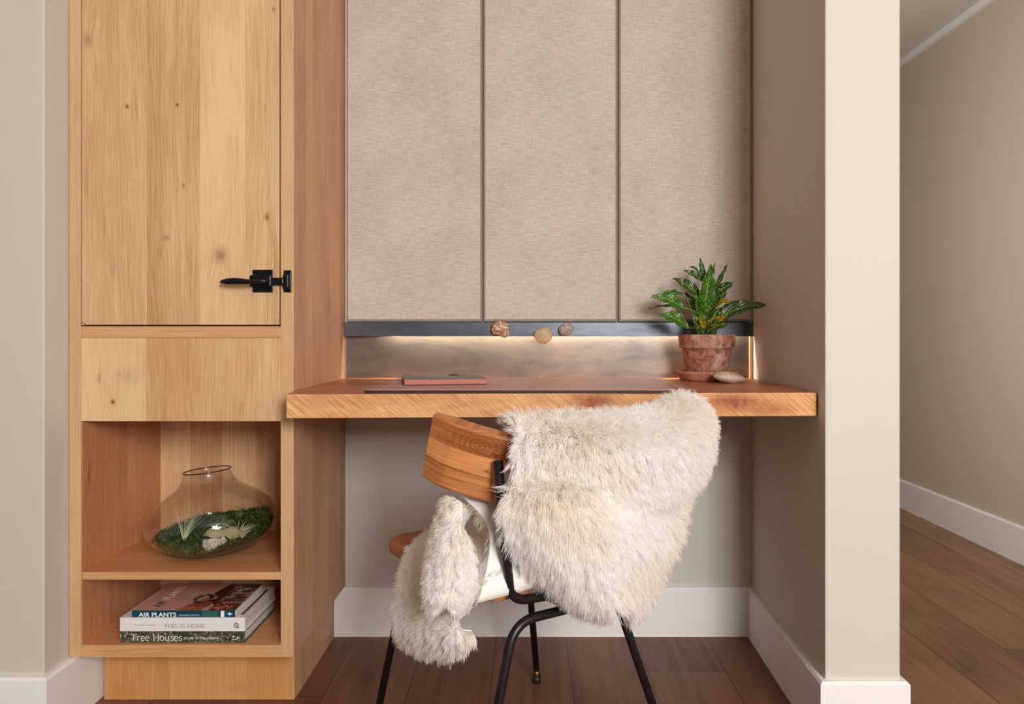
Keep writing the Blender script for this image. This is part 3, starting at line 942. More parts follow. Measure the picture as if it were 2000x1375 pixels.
em.tube([(cxx - .0022, BF - .0002, czz), (cxx, BF - .0002, czz + .002), (cxx + .001, BF - .0002, czz - .001), (cxx + .0025, BF - .0002, czz + .001)], .0010, 6)
em.build('spine_emblem', M_greyink, T2)
zt = bz(1206.5)
dk = plain('dark_print', srgb(92, 78, 74), .4)
MB().box(bx(333), bx(357), BF + .004, BF + .03, zt, zt + .0003).build('cover_picture', dk, T2)
MB().box(bx(385), bx(410), BF + .004, BF + .03, zt, zt + .0003).build('cover_picture', dk, T2)
MB().box(-.672, -.664, BF + .02, BF + .2, zt, zt + .0003).build('cover_picture', dk, T2)
# top: teal spine paperback, plants on the cover
z2 = zt + .0005
zt1 = bz(1193.2)
n = NT('salmon_cover'); p = n.coord()
M_salmon = n.fin(n.mix(n.noise(p, 9, 3), srgb(224, 180, 162), srgb(196, 142, 124)), .22, 0, .6)
M_teal = plain('teal_spine', srgb(8, 66, 86), .35)
T1 = book('topmost book of the stack, paperback with a teal spine and a plant picture cover', bx(257), bx(458), z2, zt1, .190, M_salmon, M_teal, hard=False, y=BF + .002)
y1 = BF + .002
put_text('title_lettering', 'AIR PLANTS', bx(270), bx(343), bz(1205.3), .0096, y1 - .0002, M_white, T1, .0008)
put_text('author_lettering', 'ZENAIDA SENGO', bx(348.5), bx(389), bz(1203.8), .0040, y1 - .0002, plain('pale_blue_ink', srgb(170, 200, 208), .5), T1, .00008)
MB().box(bx(430.5), bx(437.5), y1 - .0004, y1, z2 + .0003, zt1 - .0003).build('spine_band', M_white, T1)
em = MB()
for k in range(8):
    a = k * PI / 4
    r = .0065 if k % 4 == 0 else .0042
    em.tube([(bx(448), y1 - .0003, (z2 + zt1) / 2), (bx(448) + r * math.cos(a), y1 - .0003, (z2 + zt1) / 2 + r * .9 * math.sin(a))], [.0010, .0004], 6)
em.build('spine_emblem', M_white, T1)
n = NT('leaf_print'); M_leafprint = n.fin(n.mix(n.noise(n.coord(), 90, 3), srgb(10, 70, 82), srgb(60, 118, 92)), .35)
MB().box(bx(392), bx(425), y1 - .0003, y1, z2 + .001, zt1 - .001).build('spine_picture', M_leafprint, T1)
zc = zt1 + .0003
X0, X1 = bx(257), bx(458)
def cov(name, polys, m, dz=0.0):
    mb = MB()
    for pl in polys:
        b = len(mb.v); mb.v += [(X0 + a * (X1 - X0), y1 + c * .19, zc + dz) for a, c in pl]
        mb.f.append(tuple(range(b, b + len(pl)))); mb.mi.append(0)
    return mb.build(name, m, T1)
def cover_pic(name, a, b, c, sc=60):
    n = NT(name); q = n.coord()
    col = n.ramp(n.noise(q, sc, 4, .6, 1.2), [(.3, a), (.5, b), (.62, c)])
    return n.fin(col, .25, 0, .6)
def circ(cx_, cy_, r, n=20, ex=1.0): return [(cx_ + r * math.cos(2 * PI * i / n), cy_ + r * ex * math.sin(2 * PI * i / n)) for i in range(n)]
cov('cover_picture', [[(.40, .02), (.66, .0), (.72, .35), (.62, .55), (.52, .3)]], cover_pic('amber_print', srgb(206, 140, 84), srgb(178, 96, 60), srgb(120, 70, 80), 20))
cov('cover_picture', [[(.58, .5), (.78, .1), (.80, 1.0), (.66, 1.0)]], cover_pic('rust_print', srgb(120, 52, 34), srgb(84, 36, 28), srgb(60, 30, 28), 20), .0001)
cov('cover_picture', [[(.74, .0), (1, 0), (1, .27), (.74, .27)]], cover_pic('red_leaf_print', srgb(150, 46, 34), srgb(60, 70, 40), srgb(220, 120, 100)), .0002)
cov('cover_picture', [[(.74, .30), (1, .30), (1, .62), (.74, .62)]], cover_pic('grey_blob_print', srgb(206, 202, 206), srgb(130, 90, 90), srgb(90, 60, 50), 34), .0002)
cov('cover_picture', [[(.74, .65), (1, .65), (1, 1), (.74, 1)]], cover_pic('pale_blob_print', srgb(214, 206, 206), srgb(120, 70, 60), srgb(60, 80, 60), 34), .0002)
mb = MB(); rr = random.Random(9)
for k in range(46):
    a = rr.uniform(0, 2 * PI); r = rr.uniform(.075, .105)
    ex = .19 / (X1 - X0)
    cxk, cyk = .58 + r * math.cos(a), .42 + r * math.sin(a) / ex * 1.25
    b = len(mb.v); dz = .0002 + k * 4e-6
    for i in range(10):
        q = 2 * PI * i / 10
        lx, ly = .035 * math.cos(q), .014 * math.sin(q)
        rx = lx * math.cos(a + 1.2) - ly * math.sin(a + 1.2); ry = lx * math.sin(a + 1.2) + ly * math.cos(a + 1.2)
        mb.v.append((X0 + (cxk + rx) * (X1 - X0), y1 + (cyk + ry / ex) * .19, zc + dz))
    mb.f.append(tuple(range(b, b + 10))); mb.mi.append(k % 3)
mb.build('wreath_picture', None, T1, mats=[plain('wreath_dark', srgb(44, 36, 30), .4), plain('wreath_mid', srgb(84, 76, 62), .4), plain('wreath_light', srgb(150, 148, 132), .4)])
put_text('cover_lettering', 'PLANTS', 0, .092, 0, .020, 0, M_white, T1, .0006, 'top', lambda a, c: (X0 + .055 - c, y1 + .075 + a, zc + .0002))
put_text('cover_lettering', 'AIR', 0, .040, 0, .020, 0, plain('slate_print', srgb(110, 96, 100), .4), T1, .0006, 'top', lambda a, c: (X0 + .055 - c, y1 + .022 + a, zc + .0002))

# ------------------------------------------------------------ glass terrarium
SHZ = cz(1118)
GC = Vector((-.792, 1.972, SHZ))
tilt = Matrix.Rotation(math.radians(-5.5), 4, 'Y')
def gt(v):
    """the bowl leans to one side, its foot stays on the shelf"""
    q = Vector(v) - GC
    k = min(1, max(0, q.z / .06))
    r = tilt @ q
    return GC + q.lerp(r, k) + Vector((0, 0, max(0, q.x) * .10 * (1 - k)))


prof = [(.001, .001), (.06, .001), (.098, .008), (.130, .026), (.150, .050), (.157, .078), (.149, .104), (.128, .128), (.100, .148), (.077, .164), (.064, .180), (.0575, .194), (.0565, .200), (.058, .204)]
def smooth_prof(pr, n=5):
    out = []
    P = [pr[0]] + list(pr) + [pr[-1]]
    for i in range(1, len(P) - 2):
        for k in range(n):
            t = k / n
            out.append(tuple(.5 * ((2 * P[i][d]) + (-P[i - 1][d] + P[i + 1][d]) * t + (2 * P[i - 1][d] - 5 * P[i][d] + 4 * P[i + 1][d] - P[i + 2][d]) * t * t + (-P[i - 1][d] + 3 * P[i][d] - 3 * P[i + 1][d] + P[i + 2][d]) * t ** 3) for d in range(2)))
    out.append(pr[-1])
    return out
outer = smooth_prof(prof)
inner = [(max(r - .0022, .0008), z + (.0022 if z < .01 else 0)) for r, z in reversed(outer)]
gb = MB().lathe(outer + inner, GC, 96, cap0=False, cap1=False)
gb.v = [tuple(gt(v)) for v in gb.v]
n = NT('clear_thin_glass')
fr = n.n('ShaderNodeLayerWeight', {'Blend': .5})
tr = n.n('ShaderNodeBsdfTransparent', {'Color': (.985, .98, .975, 1)})
gl = n.n('ShaderNodeBsdfGlossy', {'Color': (1, 1, 1, 1), 'Roughness': .03})
mx = n.n('ShaderNodeMixShader', {0: n.math('MULTIPLY_ADD', n.math('POWER', fr.outputs[1], 3.6), .5, .04)})
n.t.links.new(tr.outputs[0], mx.inputs[1]); n.t.links.new(gl.outputs[0], mx.inputs[2]); n.t.links.new(mx.outputs[0], n.out.inputs['Surface'])
M_glass = n.m
tg = empty('glass_terrarium', GC, 'round clear glass bowl with a narrow neck standing on the open shelf', 'glass bowl')
gb.build('glass_body', M_glass, tg, smooth=True)
rim = MB().tube([gt(GC + Vector((.0572 * math.cos(a * PI / 24), .0572 * math.sin(a * PI / 24), .204))) for a in range(49)], .0015, 8)
rim.build('rim', plain('rim_glass_dark', srgb(70, 50, 34), .15, 0, .8), tg, smooth=True)


def hair_obj(name, P, R, m, parent):
    """P: (n, k, 3) world points, R: (n, k) radii"""
    nS, k, _ = P.shape
    hc = bpy.data.hair_curves.new(name)
    hc.add_curves([k] * nS)
    org = np.array(origin_of(parent))
    hc.attributes['position'].data.foreach_set('vector', (P - org).reshape(-1).astype(np.float32))
    ra = hc.attributes.get('radius') or hc.attributes.new('radius', 'FLOAT', 'POINT')
    ra.data.foreach_set('value', R.reshape(-1).astype(np.float32))
    hc.materials.append(m)
    o = bpy.data.objects.new(name, hc)
    COL.objects.link(o)
    o.parent = parent
    return o


def moss_bed():
    rows = []
    NA, NR = 72, 16
    def top(x, y):
        r = math.hypot(x, y)
        z = .044 + .012 * math.sin(x * 40 + 1) * math.cos(y * 33) + .004 * (x / .13) + .02 * (y / .13)
        z += .022 * math.exp(-((x - .10) ** 2 + (y - .02) ** 2) / .0016)
        z += .022 * math.exp(-((x + .09) ** 2 + (y - .03) ** 2) / .0016)
        z += .024 * math.exp(-((x - .02) ** 2 + (y - .06) ** 2) / .002)
        return z
    zmin = .006
    def rlim(z):   # inside of the bowl at height z
        for (r0, a), (r1, b) in zip(prof, prof[1:]):
            if a <= z <= b and b > a: return r0 + (r1 - r0) * (z - a) / (b - a) - .006
        return .1
    for i in range(NR + 1):
        f = i / NR
        row = []
        for j in range(NA):
            a = 2 * PI * j / NA
            R = .146
            z = top(R * f * math.cos(a), R * f * math.sin(a))
            rl = rlim(min(z, .1))
            x, y = rl * f * math.cos(a), rl * f * math.sin(a)
            z += .006 * noise.noise(Vector((x * 60, y * 60, 3)))
            row.append(GC + Vector((x, y, z)))
        rows.append(row)
    side = []
    for k in range(1, 8):
        g = k / 7
        row = []
        for j in range(NA):
            a = 2 * PI * j / NA
            zt_ = rows[-1][j].z - GC.z if k == 1 else side0[j]
            z = zt_ * (1 - g) + zmin * g
            rl = rlim(z)
            row.append(GC + Vector((rl * math.cos(a), rl * math.sin(a), z)))
        if k == 1: side0 = [rows[-1][j].z - GC.z for j in range(NA)]
        side.append(row)
    return rows + side


mr = [[gt(p) for p in r] for r in moss_bed()]
n = NT('dark_green_moss')
q = n.coord()
f = n.noise(q, 130, 6, .75)
col = n.ramp(f, [(.3, srgb(14, 26, 14)), (.5, srgb(36, 66, 34)), (.62, srgb(60, 104, 54)), (.75, srgb(104, 128, 70))])
n.bump(n.noise(q, 240, 5, .8), 1.0, .006)
M_moss = n.fin(col, .95, 0, .1)
moss = MB().grid(mr, closed=True).build('moss_bed', M_moss, None, origin=GC, smooth=True)
tag(moss, 'thick bed of dark green moss filling the bottom of the glass bowl', 'moss', kind='stuff')
# moss fuzz
top_pts = [p for r in mr[2:17] for p in r]
ns = 5200
idx = rng.integers(0, len(top_pts), ns)
base = np.array([top_pts[i][:] for i in idx]) + rng.normal(0, .0045, (ns, 3)) * np.array([1, 1, .3])
gcn = np.array(GC[:])
dirs = rng.normal(0, .6, (ns, 3)); dirs[:, 2] = np.abs(dirs[:, 2]) + .5
dirs[:, :2] -= (base[:, :2] - gcn[:2]) * 3
dirs /= np.linalg.norm(dirs, axis=1)[:, None]
Ln = rng.uniform(.004, .010, ns)[:, None, None]
t = np.linspace(0, 1, 4)[None, :, None]
P = base[:, None, :] + dirs[:, None, :] * t * Ln + rng.normal(0, .0006, (ns, 4, 3))
R = np.repeat(np.array([[.0006, .0006, .0004, .0001]]), ns, 0)
n = NT('moss_strands'); hi = n.n('ShaderNodeHairInfo').outputs['Random'] if 'Random' in n.n('ShaderNodeHairInfo').outputs else n.n('ShaderNodeHairInfo').outputs[0]
M_mossh = n.fin(n.ramp(hi, [(0, srgb(20, 42, 22)), (.6, srgb(48, 88, 44)), (1, srgb(112, 136, 76))]), .8, 0, .1)
hair_obj('moss_strands', P, R, M_mossh, moss)


def surf_z(x, y):
    best, bz_ = 1e9, 0
    for p in top_pts:
        d = (p.x - x) ** 2 + (p.y - y) ** 2
        if d < best: best, bz_ = d, p.z
    return bz_


def tuft(name, x, y, n_, L, spread, m, label, lean=(0, 0), flat=1.0, thick=.0008, seed=1):
    rr = random.Random(seed)
    z = surf_z(x, y) - .0003
    t = empty(name, (x, y, z), label, 'air plant')
    for k in range(n_):
        a = rr.uniform(0, 2 * PI); s = rr.uniform(.2, 1) * spread
        l = L * rr.uniform(.6, 1)
        d = Vector((math.cos(a) * s + lean[0], (math.sin(a) * s + lean[1]) * flat, 1)).normalized()
        pts = []
        for i in range(8):
            q = i / 7
            p = Vector((x, y, z)) + d * l * q + Vector((d.x, d.y * flat, 0)) * l * .5 * q * q - Vector((0, 0, 1)) * l * .22 * q * q * s
            pts.append(p)
        MB().tube(pts, [thick * (1 - i / 7.4) for i in range(8)], 6).build('blade', m, t, smooth=True)
    return t


M_air = plain('silver_green_blade', srgb(206, 216, 180), .6)
M_air2 = plain('mid_green_blade', srgb(60, 110, 66), .6)
M_pale = plain('pale_lichen', srgb(214, 218, 190), .8)
tuft('air_plant', -.855, 1.935, 24, .118, .42, M_air, 'spiky silver-green air plant at the left inside the glass bowl', (.22, -.05), .5)
tuft('air_plant', -.815, 1.865, 26, .034, .9, M_air2, 'small mid-green spiky plant low at the front inside the glass bowl', (0, -.3), .5, seed=4)
tuft('air_plant', -.742, 2.01, 16, .045, .7, plain('olive_blade', srgb(96, 110, 62), .6), 'small olive spiky plant at the back right inside the glass bowl', (-.1, 0), .5, seed=8)
tuft('air_plant', -.715, 1.92, 34, .052, 1.1, M_pale, 'pale cream curly air plant at the right inside the glass bowl', (-.1, -.2), .6, .0013, seed=12)
# driftwood twig
tw = MB()
b0 = Vector((-.700, 1.955, surf_z(-.700, 1.955) - .004))
tw.tube([b0, b0 + Vector((.004, 0, .025)), b0 + Vector((-.004, 0, .045)), b0 + Vector((-.014, -.005, .062)), b0 + Vector((-.032, -.005, .070))], [.0022, .0018, .0014, .0010, .0005], 8)
tw.tube([b0 + Vector((.002, 0, .012)), b0 + Vector((-.018, .0, .022)), b0 + Vector((-.038, .0, .030)), b0 + Vector((-.048, .0, .026))], [.0018, .0014, .001, .0005], 8)
tag(tw.build('twig', plain('dark_bark', srgb(50, 38, 24), .8), None, origin=b0, smooth=True), 'thin dark forked twig rising from the moss in the glass bowl', 'twig')
# dry leaf
lf = MB()
rows = []
lc = Vector((-.732, 1.895, surf_z(-.732, 1.895) + .010))
for i in range(13):
    k = i / 12
    w = .022 * math.sin(PI * (k * .92 + .04)) * (1 + .45 * math.sin(k * 11))
    c = lc + Vector((-.058 + .116 * k, 0, .012 * k + .006 * math.sin(k * 6)))
    rows.append([c + Vector((0, w * q * .5, w * .55 * q + .004 * abs(q) * math.sin(k * 14))) for q in (-1, -.5, 0, .5, 1)])
lf.grid(rows)
lo = lf.build('dried_leaf', plain('olive_dry_leaf', srgb(158, 156, 112), .8), None, origin=lc, smooth=True)
sm = lo.modifiers.new('thickness', 'SOLIDIFY'); sm.thickness = .0008
tag(lo, 'curled yellow-olive dried leaf lying on the moss in the glass bowl', 'dried leaf')
M_quartz = stone_mat('pale_pink_stone', srgb(228, 220, 208), srgb(140, 130, 112), None, 160)
for (x, y, s, lab) in ((-.765, 1.892, .020, 'large pinkish white rough pebble at the front of the moss in the glass bowl'), (-.738, 1.886, .013, 'smaller whitish pebble right of the large pinkish one in the glass bowl')):
    stone('pebble', (x, y, surf_z(x, y) + s * .4), (s, s * .8, s * .8), x * 99, M_quartz, lab, (0, 0, 0), .9)

# ------------------------------------------------------------ chair
TH = math.radians(34)
CU, CV = Vector((math.cos(TH), math.sin(TH), 0)), Vector((-math.sin(TH), math.cos(TH), 0))
CC = Vector((.01, 1.61, 0))
def W(u, v, z): return CC + CU * u + CV * v + Vector((0, 0, z))


def px_u(px, v):
    """local u at which the line of sight px crosses the chair line v"""
    k = (px - VX) / FPX
    return (k * (CC.y + CV.y * v) - CC.x - CV.x * v) / (CU.x - CU.y * k)


def uvz(px, py, v):
    u = px_u(px, v)
    p = W(u, v, 0)
    return W(u, v, CAM_H - (py - VY) / FPX * p.y)


ALF = math.radians(21)
def board(phi, r, h, pivot=(-.27, .640)):
    """point on the curved, reclined backrest: angle, radius, height along its face"""
    a = math.radians(phi)
    u = r * math.sin(a); vp = .066 - r * math.cos(a) - pivot[0]
    v = pivot[0] + vp * math.cos(ALF) - h * math.sin(ALF)
    z = pivot[1] + vp * math.sin(ALF) + h * math.cos(ALF)
    return W(u, v, z)


ch = empty('desk_chair', CC, 'wooden chair with curved backrest and thin black steel legs, standing at the desk', 'chair')
M_acacia = wood('warm_backrest_wood', srgb(226, 156, 96), srgb(150, 84, 46), 'X', 'Y', third='Z', uv=True, strips=[(-.075, .50), (-.020, .18), (.018, .80)], seams=(-.020, .018),
                knots=[(.024, -.235, .004, .005, .9), (-.008, -.243, .003, .005, .6)], rings=[(.034, -.262, .042, .075, .75)], rough=.4, swirl=.01, fine=1.2, contrast=1.2)
M_seatw = wood('warm_seat_wood', srgb(214, 148, 96), srgb(150, 88, 52), 'X', 'Y', third='Z', strips=[(-.3, .4), (-.1, .55), (.08, .35)], rough=.4, fine=.8)
rows, uvs = [], []
NP = 40
secs = [(.350, -.0645), (.3525, -.060), (.3525, .056), (.350, .0605), (.328, .0605), (.3255, .058), (.3255, -.060), (.328, -.0645)]
for i in range(NP + 1):
    phi = -60 + 110 * i / NP
    row = []
    e = min(1, min(i, NP - i) / 2.0)
    for r, h in secs:
        rm = .338
        row.append(board(phi, rm + (r - rm) * (.55 + .45 * e), h * (.955 + .045 * e)))
        uvs.append((math.radians(phi) * .34, h))
    rows.append(row)
bk = MB().grid(rows, closed=True)
ns_ = len(secs)
bk.f.append(tuple(range(ns_))); bk.mi.append(0)
bk.f.append(tuple(NP * ns_ + j for j in reversed(range(ns_)))); bk.mi.append(0)
me = bk.mesh('backrest')
uvl = me.uv_layers.new(name='UVMap')
for lp in me.loops: uvl.data[lp.index].uv = uvs[lp.vertex_index]
bo = link('backrest', me, M_acacia, ch, smooth=True)
me.set_sharp_from_angle(angle=math.radians(28))
# seat: rounded rectangle plate, slightly dished
def seat_outline(hw, v0, v1, rad, n=8):
    pts = []
    for cx_, cy_, a0 in ((hw - rad, v1 - rad, 0), (-hw + rad, v1 - rad, 90), (-hw + rad, v0 + rad, 180), (hw - rad, v0 + rad, 270)):
        for k in range(n + 1):
            a = math.radians(a0 + 90 * k / n)
            pts.append((cx_ + rad * math.cos(a), cy_ + rad * math.sin(a)))
    return pts
rings = []
for ins, z in ((.012, .430), (.003, .434), (0, .441), (0, .452), (.003, .459), (.012, .463), (.06, .460), (.12, .456), (.18, .455)):
    hw = .225 - ins; v0, v1 = -.205 + ins, .212 - ins
    rad = max(.05 - ins * .6, .012)
    rings.append([W(u - .018, v, z) for u, v in seat_outline(hw, v0, v1, rad)])
sm_ = MB().grid(rings, closed=True)
no = len(rings[0])
sm_.f.append(tuple(reversed(range(no)))); sm_.mi.append(0)
sm_.f.append(tuple((len(rings) - 1) * no + j for j in range(no))); sm_.mi.append(0)
sm_.build('seat', M_seatw, ch, smooth=True)
# back frame: one bent tube, two uprights joined under the seat
RT = .0082
bf = path_round([board(-38.5, .362, .022), uvz(985, 1060, -.247), uvz(999, 1176, -.226), W(.13, -.210, .419), W(.17, -.185, .56), board(34, .362, .022)], .035, 8)
MB().tube(bf, RT, 16).build('back_frame', M_blacksteel, ch, smooth=True)
# rear legs with their bar, front legs with their bar
Pa, Pb = W(px_u(1004, -.226), -.226, .4025), W(px_u(1203, -.226), -.226, .4025)
FC, FD = Vector((-.100, 1.262, .012)), Vector((.297, 1.490, .012))
mid = (Pa + Pb) / 2
MB().tube(path_round([mid, Pa, FC], .045, 8), RT, 16).build('leg', M_blacksteel, ch, smooth=True)
MB().tube(path_round([mid, Pb, FD], .045, 8), RT, 16).build('leg', M_blacksteel, ch, smooth=True)
Qa, Qb = Vector((-.250, 1.67, .4215)), Vector((-.005, 1.835, .4215))
FB, FA = Vector((-.341, 1.740, .012)), Vector((.0235, 1.986, .030))
mid2 = (Qa + Qb) / 2
MB().tube(path_round([mid2, Qa, FB], .045, 8), RT, 16).build('leg', M_blacksteel, ch, smooth=True)
l4 = MB().tube(path_round([mid2, Qb, FA], .045, 8), RT, 16).build('leg', M_blacksteel, ch, smooth=True)
MB().lathe([(.007, 0), (.0105, .001), (.0115, .010), (.0100, .017)], (FA.x, FA.y, .0), 20).build('foot_glide', plain('dark_rubber', srgb(30, 26, 22), .5), ch, smooth=True)
MB().lathe([(.0095, 0), (.0105, .002), (.0105, .012), (.0090, .016)], (FA.x, FA.y, .016), 20).build('foot_ferrule', plain('brass', srgb(150, 112, 70), .3, 1), ch, smooth=True)
for f in (FC, FD, FB):
    MB().lathe([(.007, 0), (.0105, .001), (.0115, .010), (.0085, .016)], (f.x, f.y, .0), 20).build('foot_glide', plain('dark_rubber', srgb(30, 26, 22), .5), ch, smooth=True)
for s in (-.1, .06):
    MB().tube([W(s, -.222, .419), W(s, .165, .4215)], .006, 12).build('seat_rail', M_blacksteel, ch, smooth=True)

# ------------------------------------------------------------ sheepskin
def catmull(P, t):
    n_ = len(P) - 1
    x = t * n_; i = min(int(x), n_ - 1); f = x - i
    p0, p1, p2, p3 = P[max(i - 1, 0)], P[i], P[i + 1], P[min(i + 2, n_)]
    return .5 * ((2 * p1) + (p2 - p0) * f + (2 * p0 - 5 * p1 + 4 * p2 - p3) * f * f + (3 * p1 - p0 - 3 * p2 + p3) * f ** 3)


def patch(ctrl, nu, nv):
    C = [[np.array(p[:]) for p in r] for r in ctrl]
    out = np.zeros((nu, nv, 3))
    for j in range(nv):
        col = [catmull(r, j / (nv - 1)) for r in C]
        for i in range(nu): out[i, j] = catmull(col, i / (nu - 1))
    return out


hv = [-.250, -.300, -.312, -.250, -.150]
hl = [-.246, -.300, -.315, -.280, -.225]
def hang(py, pxs, dv=0.0, k=1.0): return [uvz(p, py, v * (1 - k) + w * k + dv) for p, v, w in zip(pxs, hv, hl)]
A = [hang(1165, [1168, 1184, 1200, 1218, 1236], .03), hang(1135, [1110, 1143, 1176, 1218, 1256], .025), hang(1085, [1055, 1105, 1160, 1225, 1280], .01), hang(1020, [1010, 1078, 1156, 1240, 1306], 0),
     hang(950, [996, 1076, 1160, 1250, 1320], 0, .2),
     [board(p, .368, h) for p, h in ((-33, -.03), (-11, -.02), (12, -.02), (33, -.030), (48.5, -.055))],
     [board(p, .368, h) for p, h in ((-33, .035), (-11, .05), (12, .05), (34, .042), (48, .005))],
     [board(p, .358, h) for p, h in ((-33, .068), (-11, .086), (12, .086), (34, .080), (47, .050))],
     [board(p, .338, h) for p, h in ((-34, .074), (-11, .092), (12, .092), (34, .090), (47, .062))],
     [board(p, .318, h) for p, h in ((-36, .066), (-12, .084), (12, .084), (34, .082), (47, .056))],
     [board(p, .311, .030) for p in (-42, -16, 8, 30, 47)],
     [board(p, .312, -.03) for p in (-48, -22, 4, 26, 44)],
     [board(p, .318, -.075) for p in (-50, -27, 0, 22, 40)],
     [W(u, v, z) for u, v, z in ((-.222, -.195, .555), (-.15, -.228, .55), (-.04, -.238, .545), (.07, -.228, .545), (.16, -.19, .545))],
     [W(u, v, z) for u, v, z in ((-.262, -.225, .450), (-.17, -.232, .456), (-.05, -.224, .468), (.06, -.215, .474), (.16, -.20, .474))],
     [W(u, v, .474) for u, v in ((-.20, -.12), (-.12, -.12), (-.03, -.12), (.07, -.12), (.16, -.12))],
     [W(u, v, .472) for u, v in ((-.17, .10), (-.10, .11), (-.02, .12), (.06, .11), (.13, .10))]]
B = [[W(.08, v, .476) for v in (-.19, -.12, -.05, .0, .05)],
     [W(-.10, v, .479) for v in (-.205, -.12, -.05, .01, .06)],
     [W(-.20, v, .481) for v in (-.215, -.13, -.06, .0, .055)],
     [W(-.245, v, .470) for v in (-.210, -.14, -.08, -.02, .03)],
     [W(-.268, v, .430) for v in (-.205, -.15, -.10, -.045, .012)],
     [W(-.280, v, z) for v, z in ((-.195, .418), (-.155, .408), (-.11, .398), (-.05, .388), (.005, .380))],
     [W(-.282, v, z) for v, z in ((-.205, .404), (-.165, .388), (-.115, .372), (-.060, .358), (-.005, .350))],
     [W(-.268, v, z) for v, z in ((-.215, .400), (-.175, .380), (-.125, .362), (-.070, .346), (-.022, .340))]]
# the border of the pelt that curls out from under the backrest down to the seat
Cc = [[W(-.215, -.130, .575), uvz(886, 985, -.150), uvz(895, 980, -.185), uvz(900, 980, -.205)],
      [W(-.225, -.110, .540), uvz(876, 1020, -.160), uvz(890, 1020, -.205), uvz(903, 1022, -.222)],
      [W(-.235, -.110, .505), uvz(862, 1070, -.170), uvz(884, 1070, -.225), uvz(908, 1075, -.232)],
      [W(-.240, -.125, .475), uvz(852, 1115, -.180), uvz(882, 1118, -.232), uvz(908, 1120, -.234)],
      [W(-.250, -.150, .440), uvz(852, 1160, -.190), uvz(868, 1165, -.228), uvz(880, 1168, -.226)]]
GA = patch(A, 120, 40)
GB = patch(B, 70, 40)
GC_ = patch(Cc, 50, 30)


def normals(G):
    du = np.gradient(G, axis=0); dv_ = np.gradient(G, axis=1)
    N = np.cross(du, dv_)
    return N / (np.linalg.norm(N, axis=2)[:, :, None] + 1e-9), du, dv_


NA_, duA, dvA = normals(GA)
NB_, duB, dvB = normals(GB)
NC_, duC, dvC = normals(GC_)
if NC_[25, 15, 1] > 0: NC_ *= -1
# fur side: away from the sitter on the hanging part, upward on the seat
cvn = np.array(CV[:])
if NA_[10, 20] @ cvn > 0: NA_ *= -1; flipA = True
else: flipA = False
if NB_[5, 20, 2] < 0: NB_ *= -1
sk = empty('sheepskin', (CC.x, CC.y, .0), 'fluffy cream-white sheepskin draped over the chair backrest and seat', 'sheepskin')
sk.location = (GA[60, 20][0], GA[60, 20][1], GA[60, 20][2])
mbp = MB()
mbp.grid([[Vector(p) for p in r] for r in GA]).grid([[Vector(p) for p in r] for r in GB]).grid([[Vector(p) for p in r] for r in GC_])
n = NT('white_suede')
w_ = n.noise(n.coord(), 28, 5, .6, .4)
n.bump(w_, .6, .006)
M_suede = n.fin(n.mix(w_, srgb(238, 236, 230), srgb(222, 220, 212)), .9, 0, .2)
po = mbp.build('pelt', M_suede, sk, smooth=True)
so_ = po.modifiers.new('thickness', 'SOLIDIFY'); so_.thickness = .003; so_.offset = 0

NZV = np.array([0, 0, 1.0])


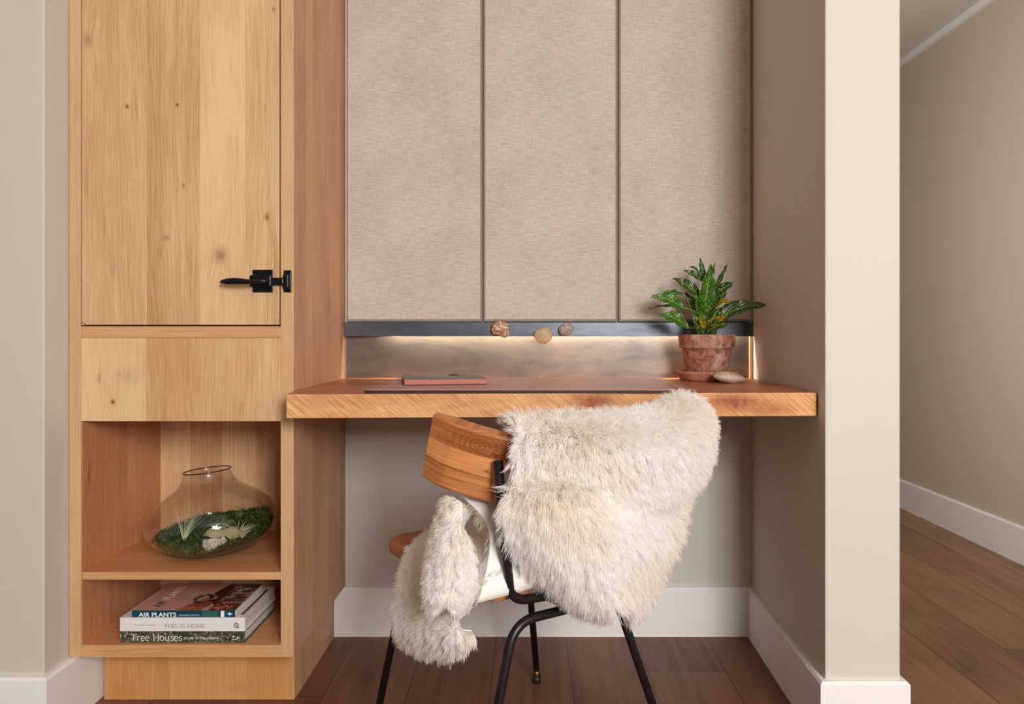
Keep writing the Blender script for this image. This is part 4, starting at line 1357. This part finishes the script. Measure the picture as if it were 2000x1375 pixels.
def fur(G, N, du, dv_, n_clump, per, L0, region, seed, spread=1.0):
    g = np.random.default_rng(seed)
    nu, nv = G.shape[:2]
    # sample clumps by area
    areaw = np.linalg.norm(np.cross(du, dv_), axis=2)
    s0, s1 = region
    mask = np.zeros_like(areaw); mask[int(s0 * nu):int(s1 * nu) + 1] = 1
    pw = (areaw * mask).ravel(); pw /= pw.sum()
    ci = g.choice(nu * nv, n_clump, p=pw)
    cu = np.clip(ci // nv + g.uniform(-.5, .5, n_clump), 0, nu - 1.001)
    cv = np.clip(ci % nv + g.uniform(-.5, .5, n_clump), 0, nv - 1.001)

    def samp(Arr, a, b):
        i = a.astype(int); j = b.astype(int); fa = (a - i)[:, None]; fb = (b - j)[:, None]
        i1 = np.minimum(i + 1, nu - 1); j1 = np.minimum(j + 1, nv - 1)
        return (Arr[i, j] * (1 - fa) * (1 - fb) + Arr[i1, j] * fa * (1 - fb) + Arr[i, j1] * (1 - fa) * fb + Arr[i1, j1] * fa * fb)
    cp, cn = samp(G, cu, cv), samp(N, cu, cv)
    cdu, cdv = samp(du, cu, cv), samp(dv_, cu, cv)
    lu, lv = np.linalg.norm(cdu, axis=1) + 1e-9, np.linalg.norm(cdv, axis=1) + 1e-9
    # clump direction: off the skin, combed down, spread at the borders
    ev = (cv / (nv - 1) - .5) * 2
    eu = (cu / (nu - 1) - .5) * 2
    out = (cdv / lv[:, None]) * (np.sign(ev) * np.maximum(0, np.abs(ev) - .72) * 3.4 * spread)[:, None]
    endf = np.maximum(0, np.abs(eu) - .90) * 8 if s1 > .95 or s0 < .05 else eu * 0
    if s1 < .95: endf = np.where(eu > 0, 0, endf)
    endf = endf * (.35 if s0 > .2 else 1.0)
    out += (cdu / lu[:, None]) * (np.sign(eu) * endf)[:, None]
    fl = np.array([noise.noise_vector(Vector(p) * 8.0)[:] for p in cp]) * .75
    d = cn * 1.0 + out + g.normal(0, .17, (n_clump, 3)) + fl
    cmb = np.interp(cp[:, 2], [.60, .66, .71], [-.8, -.45, .30])[:, None]
    if s1 > .95: cmb = -.5 + cmb * 0
    d += NZV * cmb * (1 - np.abs(cn[:, 2:3]))
    d /= np.linalg.norm(d, axis=1)[:, None]
    sag = g.uniform(.15, .5, n_clump)
    Lc = L0 * g.uniform(.72, 1.15, n_clump)
    K_ = 7
    t = np.linspace(0, 1, K_)
    wob = g.normal(0, 1, (n_clump, 3)); wob /= np.linalg.norm(wob, axis=1)[:, None]
    ph = g.uniform(0, 6.28, n_clump)
    CPts = cp[:, None, :] + d[:, None, :] * (t[None, :, None] * Lc[:, None, None]) - NZV * (sag * Lc)[:, None, None] * (t[None, :, None] ** 2) * .8
    CPts += wob[:, None, :] * (np.sin(t[None, :] * 7 + ph[:, None]) * t[None, :] * .0035)[:, :, None]
    # strands
    k = np.repeat(np.arange(n_clump), per)
    ns = len(k)
    sp = .0060
    du_o = g.normal(0, sp, ns) / lu[k]; dv_o = g.normal(0, sp, ns) / lv[k]
    su = np.clip(cu[k] + du_o, 0, nu - 1.001); sv = np.clip(cv[k] + dv_o, 0, nv - 1.001)
    rp_ = samp(G, su, sv)
    own = rp_[:, None, :] + (CPts[k] - cp[k][:, None, :])
    cl = (.08 + .50 * t ** 1.2)[None, :, None] * g.uniform(.6, 1.05, ns)[:, None, None]
    cl = np.clip(cl * (t > 0)[None, :, None], 0, 1)
    P = own * (1 - cl) + CPts[k] * cl
    sc = g.uniform(.75, 1.08, ns)[:, None, None]
    P = rp_[:, None, :] + (P - rp_[:, None, :]) * sc
    fw = g.normal(0, 1, (ns, 3)); f2 = g.uniform(0, 6.28, ns)
    P += fw[:, None, :] * (np.sin(t[None, :] * 9 + f2[:, None]) * t[None, :] * .0011)[:, :, None]
    R = np.array([.00042, .00046, .00045, .00040, .00033, .00024, .00010])[None, :] * g.uniform(.75, 1.2, ns)[:, None]
    return P, R


parts = [fur(GA, NA_, duA, dvA, 18000, 20, .041, (0, .56), 1), fur(GA, NA_, duA, dvA, 2500, 18, .034, (.56, 1), 2, .3),
         fur(GB, NB_, duB, dvB, 8500, 20, .032, (.25, 1), 3), fur(GC_, NC_, duC, dvC, 3600, 20, .026, (0, 1), 4)]
Pall, Rall = np.concatenate([p[0] for p in parts]), np.concatenate([p[1] for p in parts])
n = NT('cream_wool')
info = n.n('ShaderNodeHairInfo')
rnd = info.outputs['Random'] if 'Random' in info.outputs else info.outputs[0]
pos = n.n('ShaderNodeNewGeometry').outputs['Position']
yl = n.math('MULTIPLY_ADD', n.math('SUBTRACT', n.noise(pos, 7, 3), .50), 3, .2, clamp=True)
rootf = n.math('SUBTRACT', 1.0, info.outputs['Intercept'])
c1 = n.mix(yl, srgb(253, 252, 251), srgb(251, 245, 236))
c1 = n.mix(n.math('MULTIPLY', rootf, .2), c1, srgb(246, 232, 212))
n.fin(c1, .8, 0, .1)
trn = n.n('ShaderNodeBsdfTranslucent', {'Color': c1})
mxs = n.n('ShaderNodeMixShader', {0: .5})
n.t.links.new(n.b.outputs[0], mxs.inputs[1]); n.t.links.new(trn.outputs[0], mxs.inputs[2])
n.t.links.new(mxs.outputs[0], n.out.inputs['Surface'])
hair_obj('fur', Pall, Rall, n.m, sk)
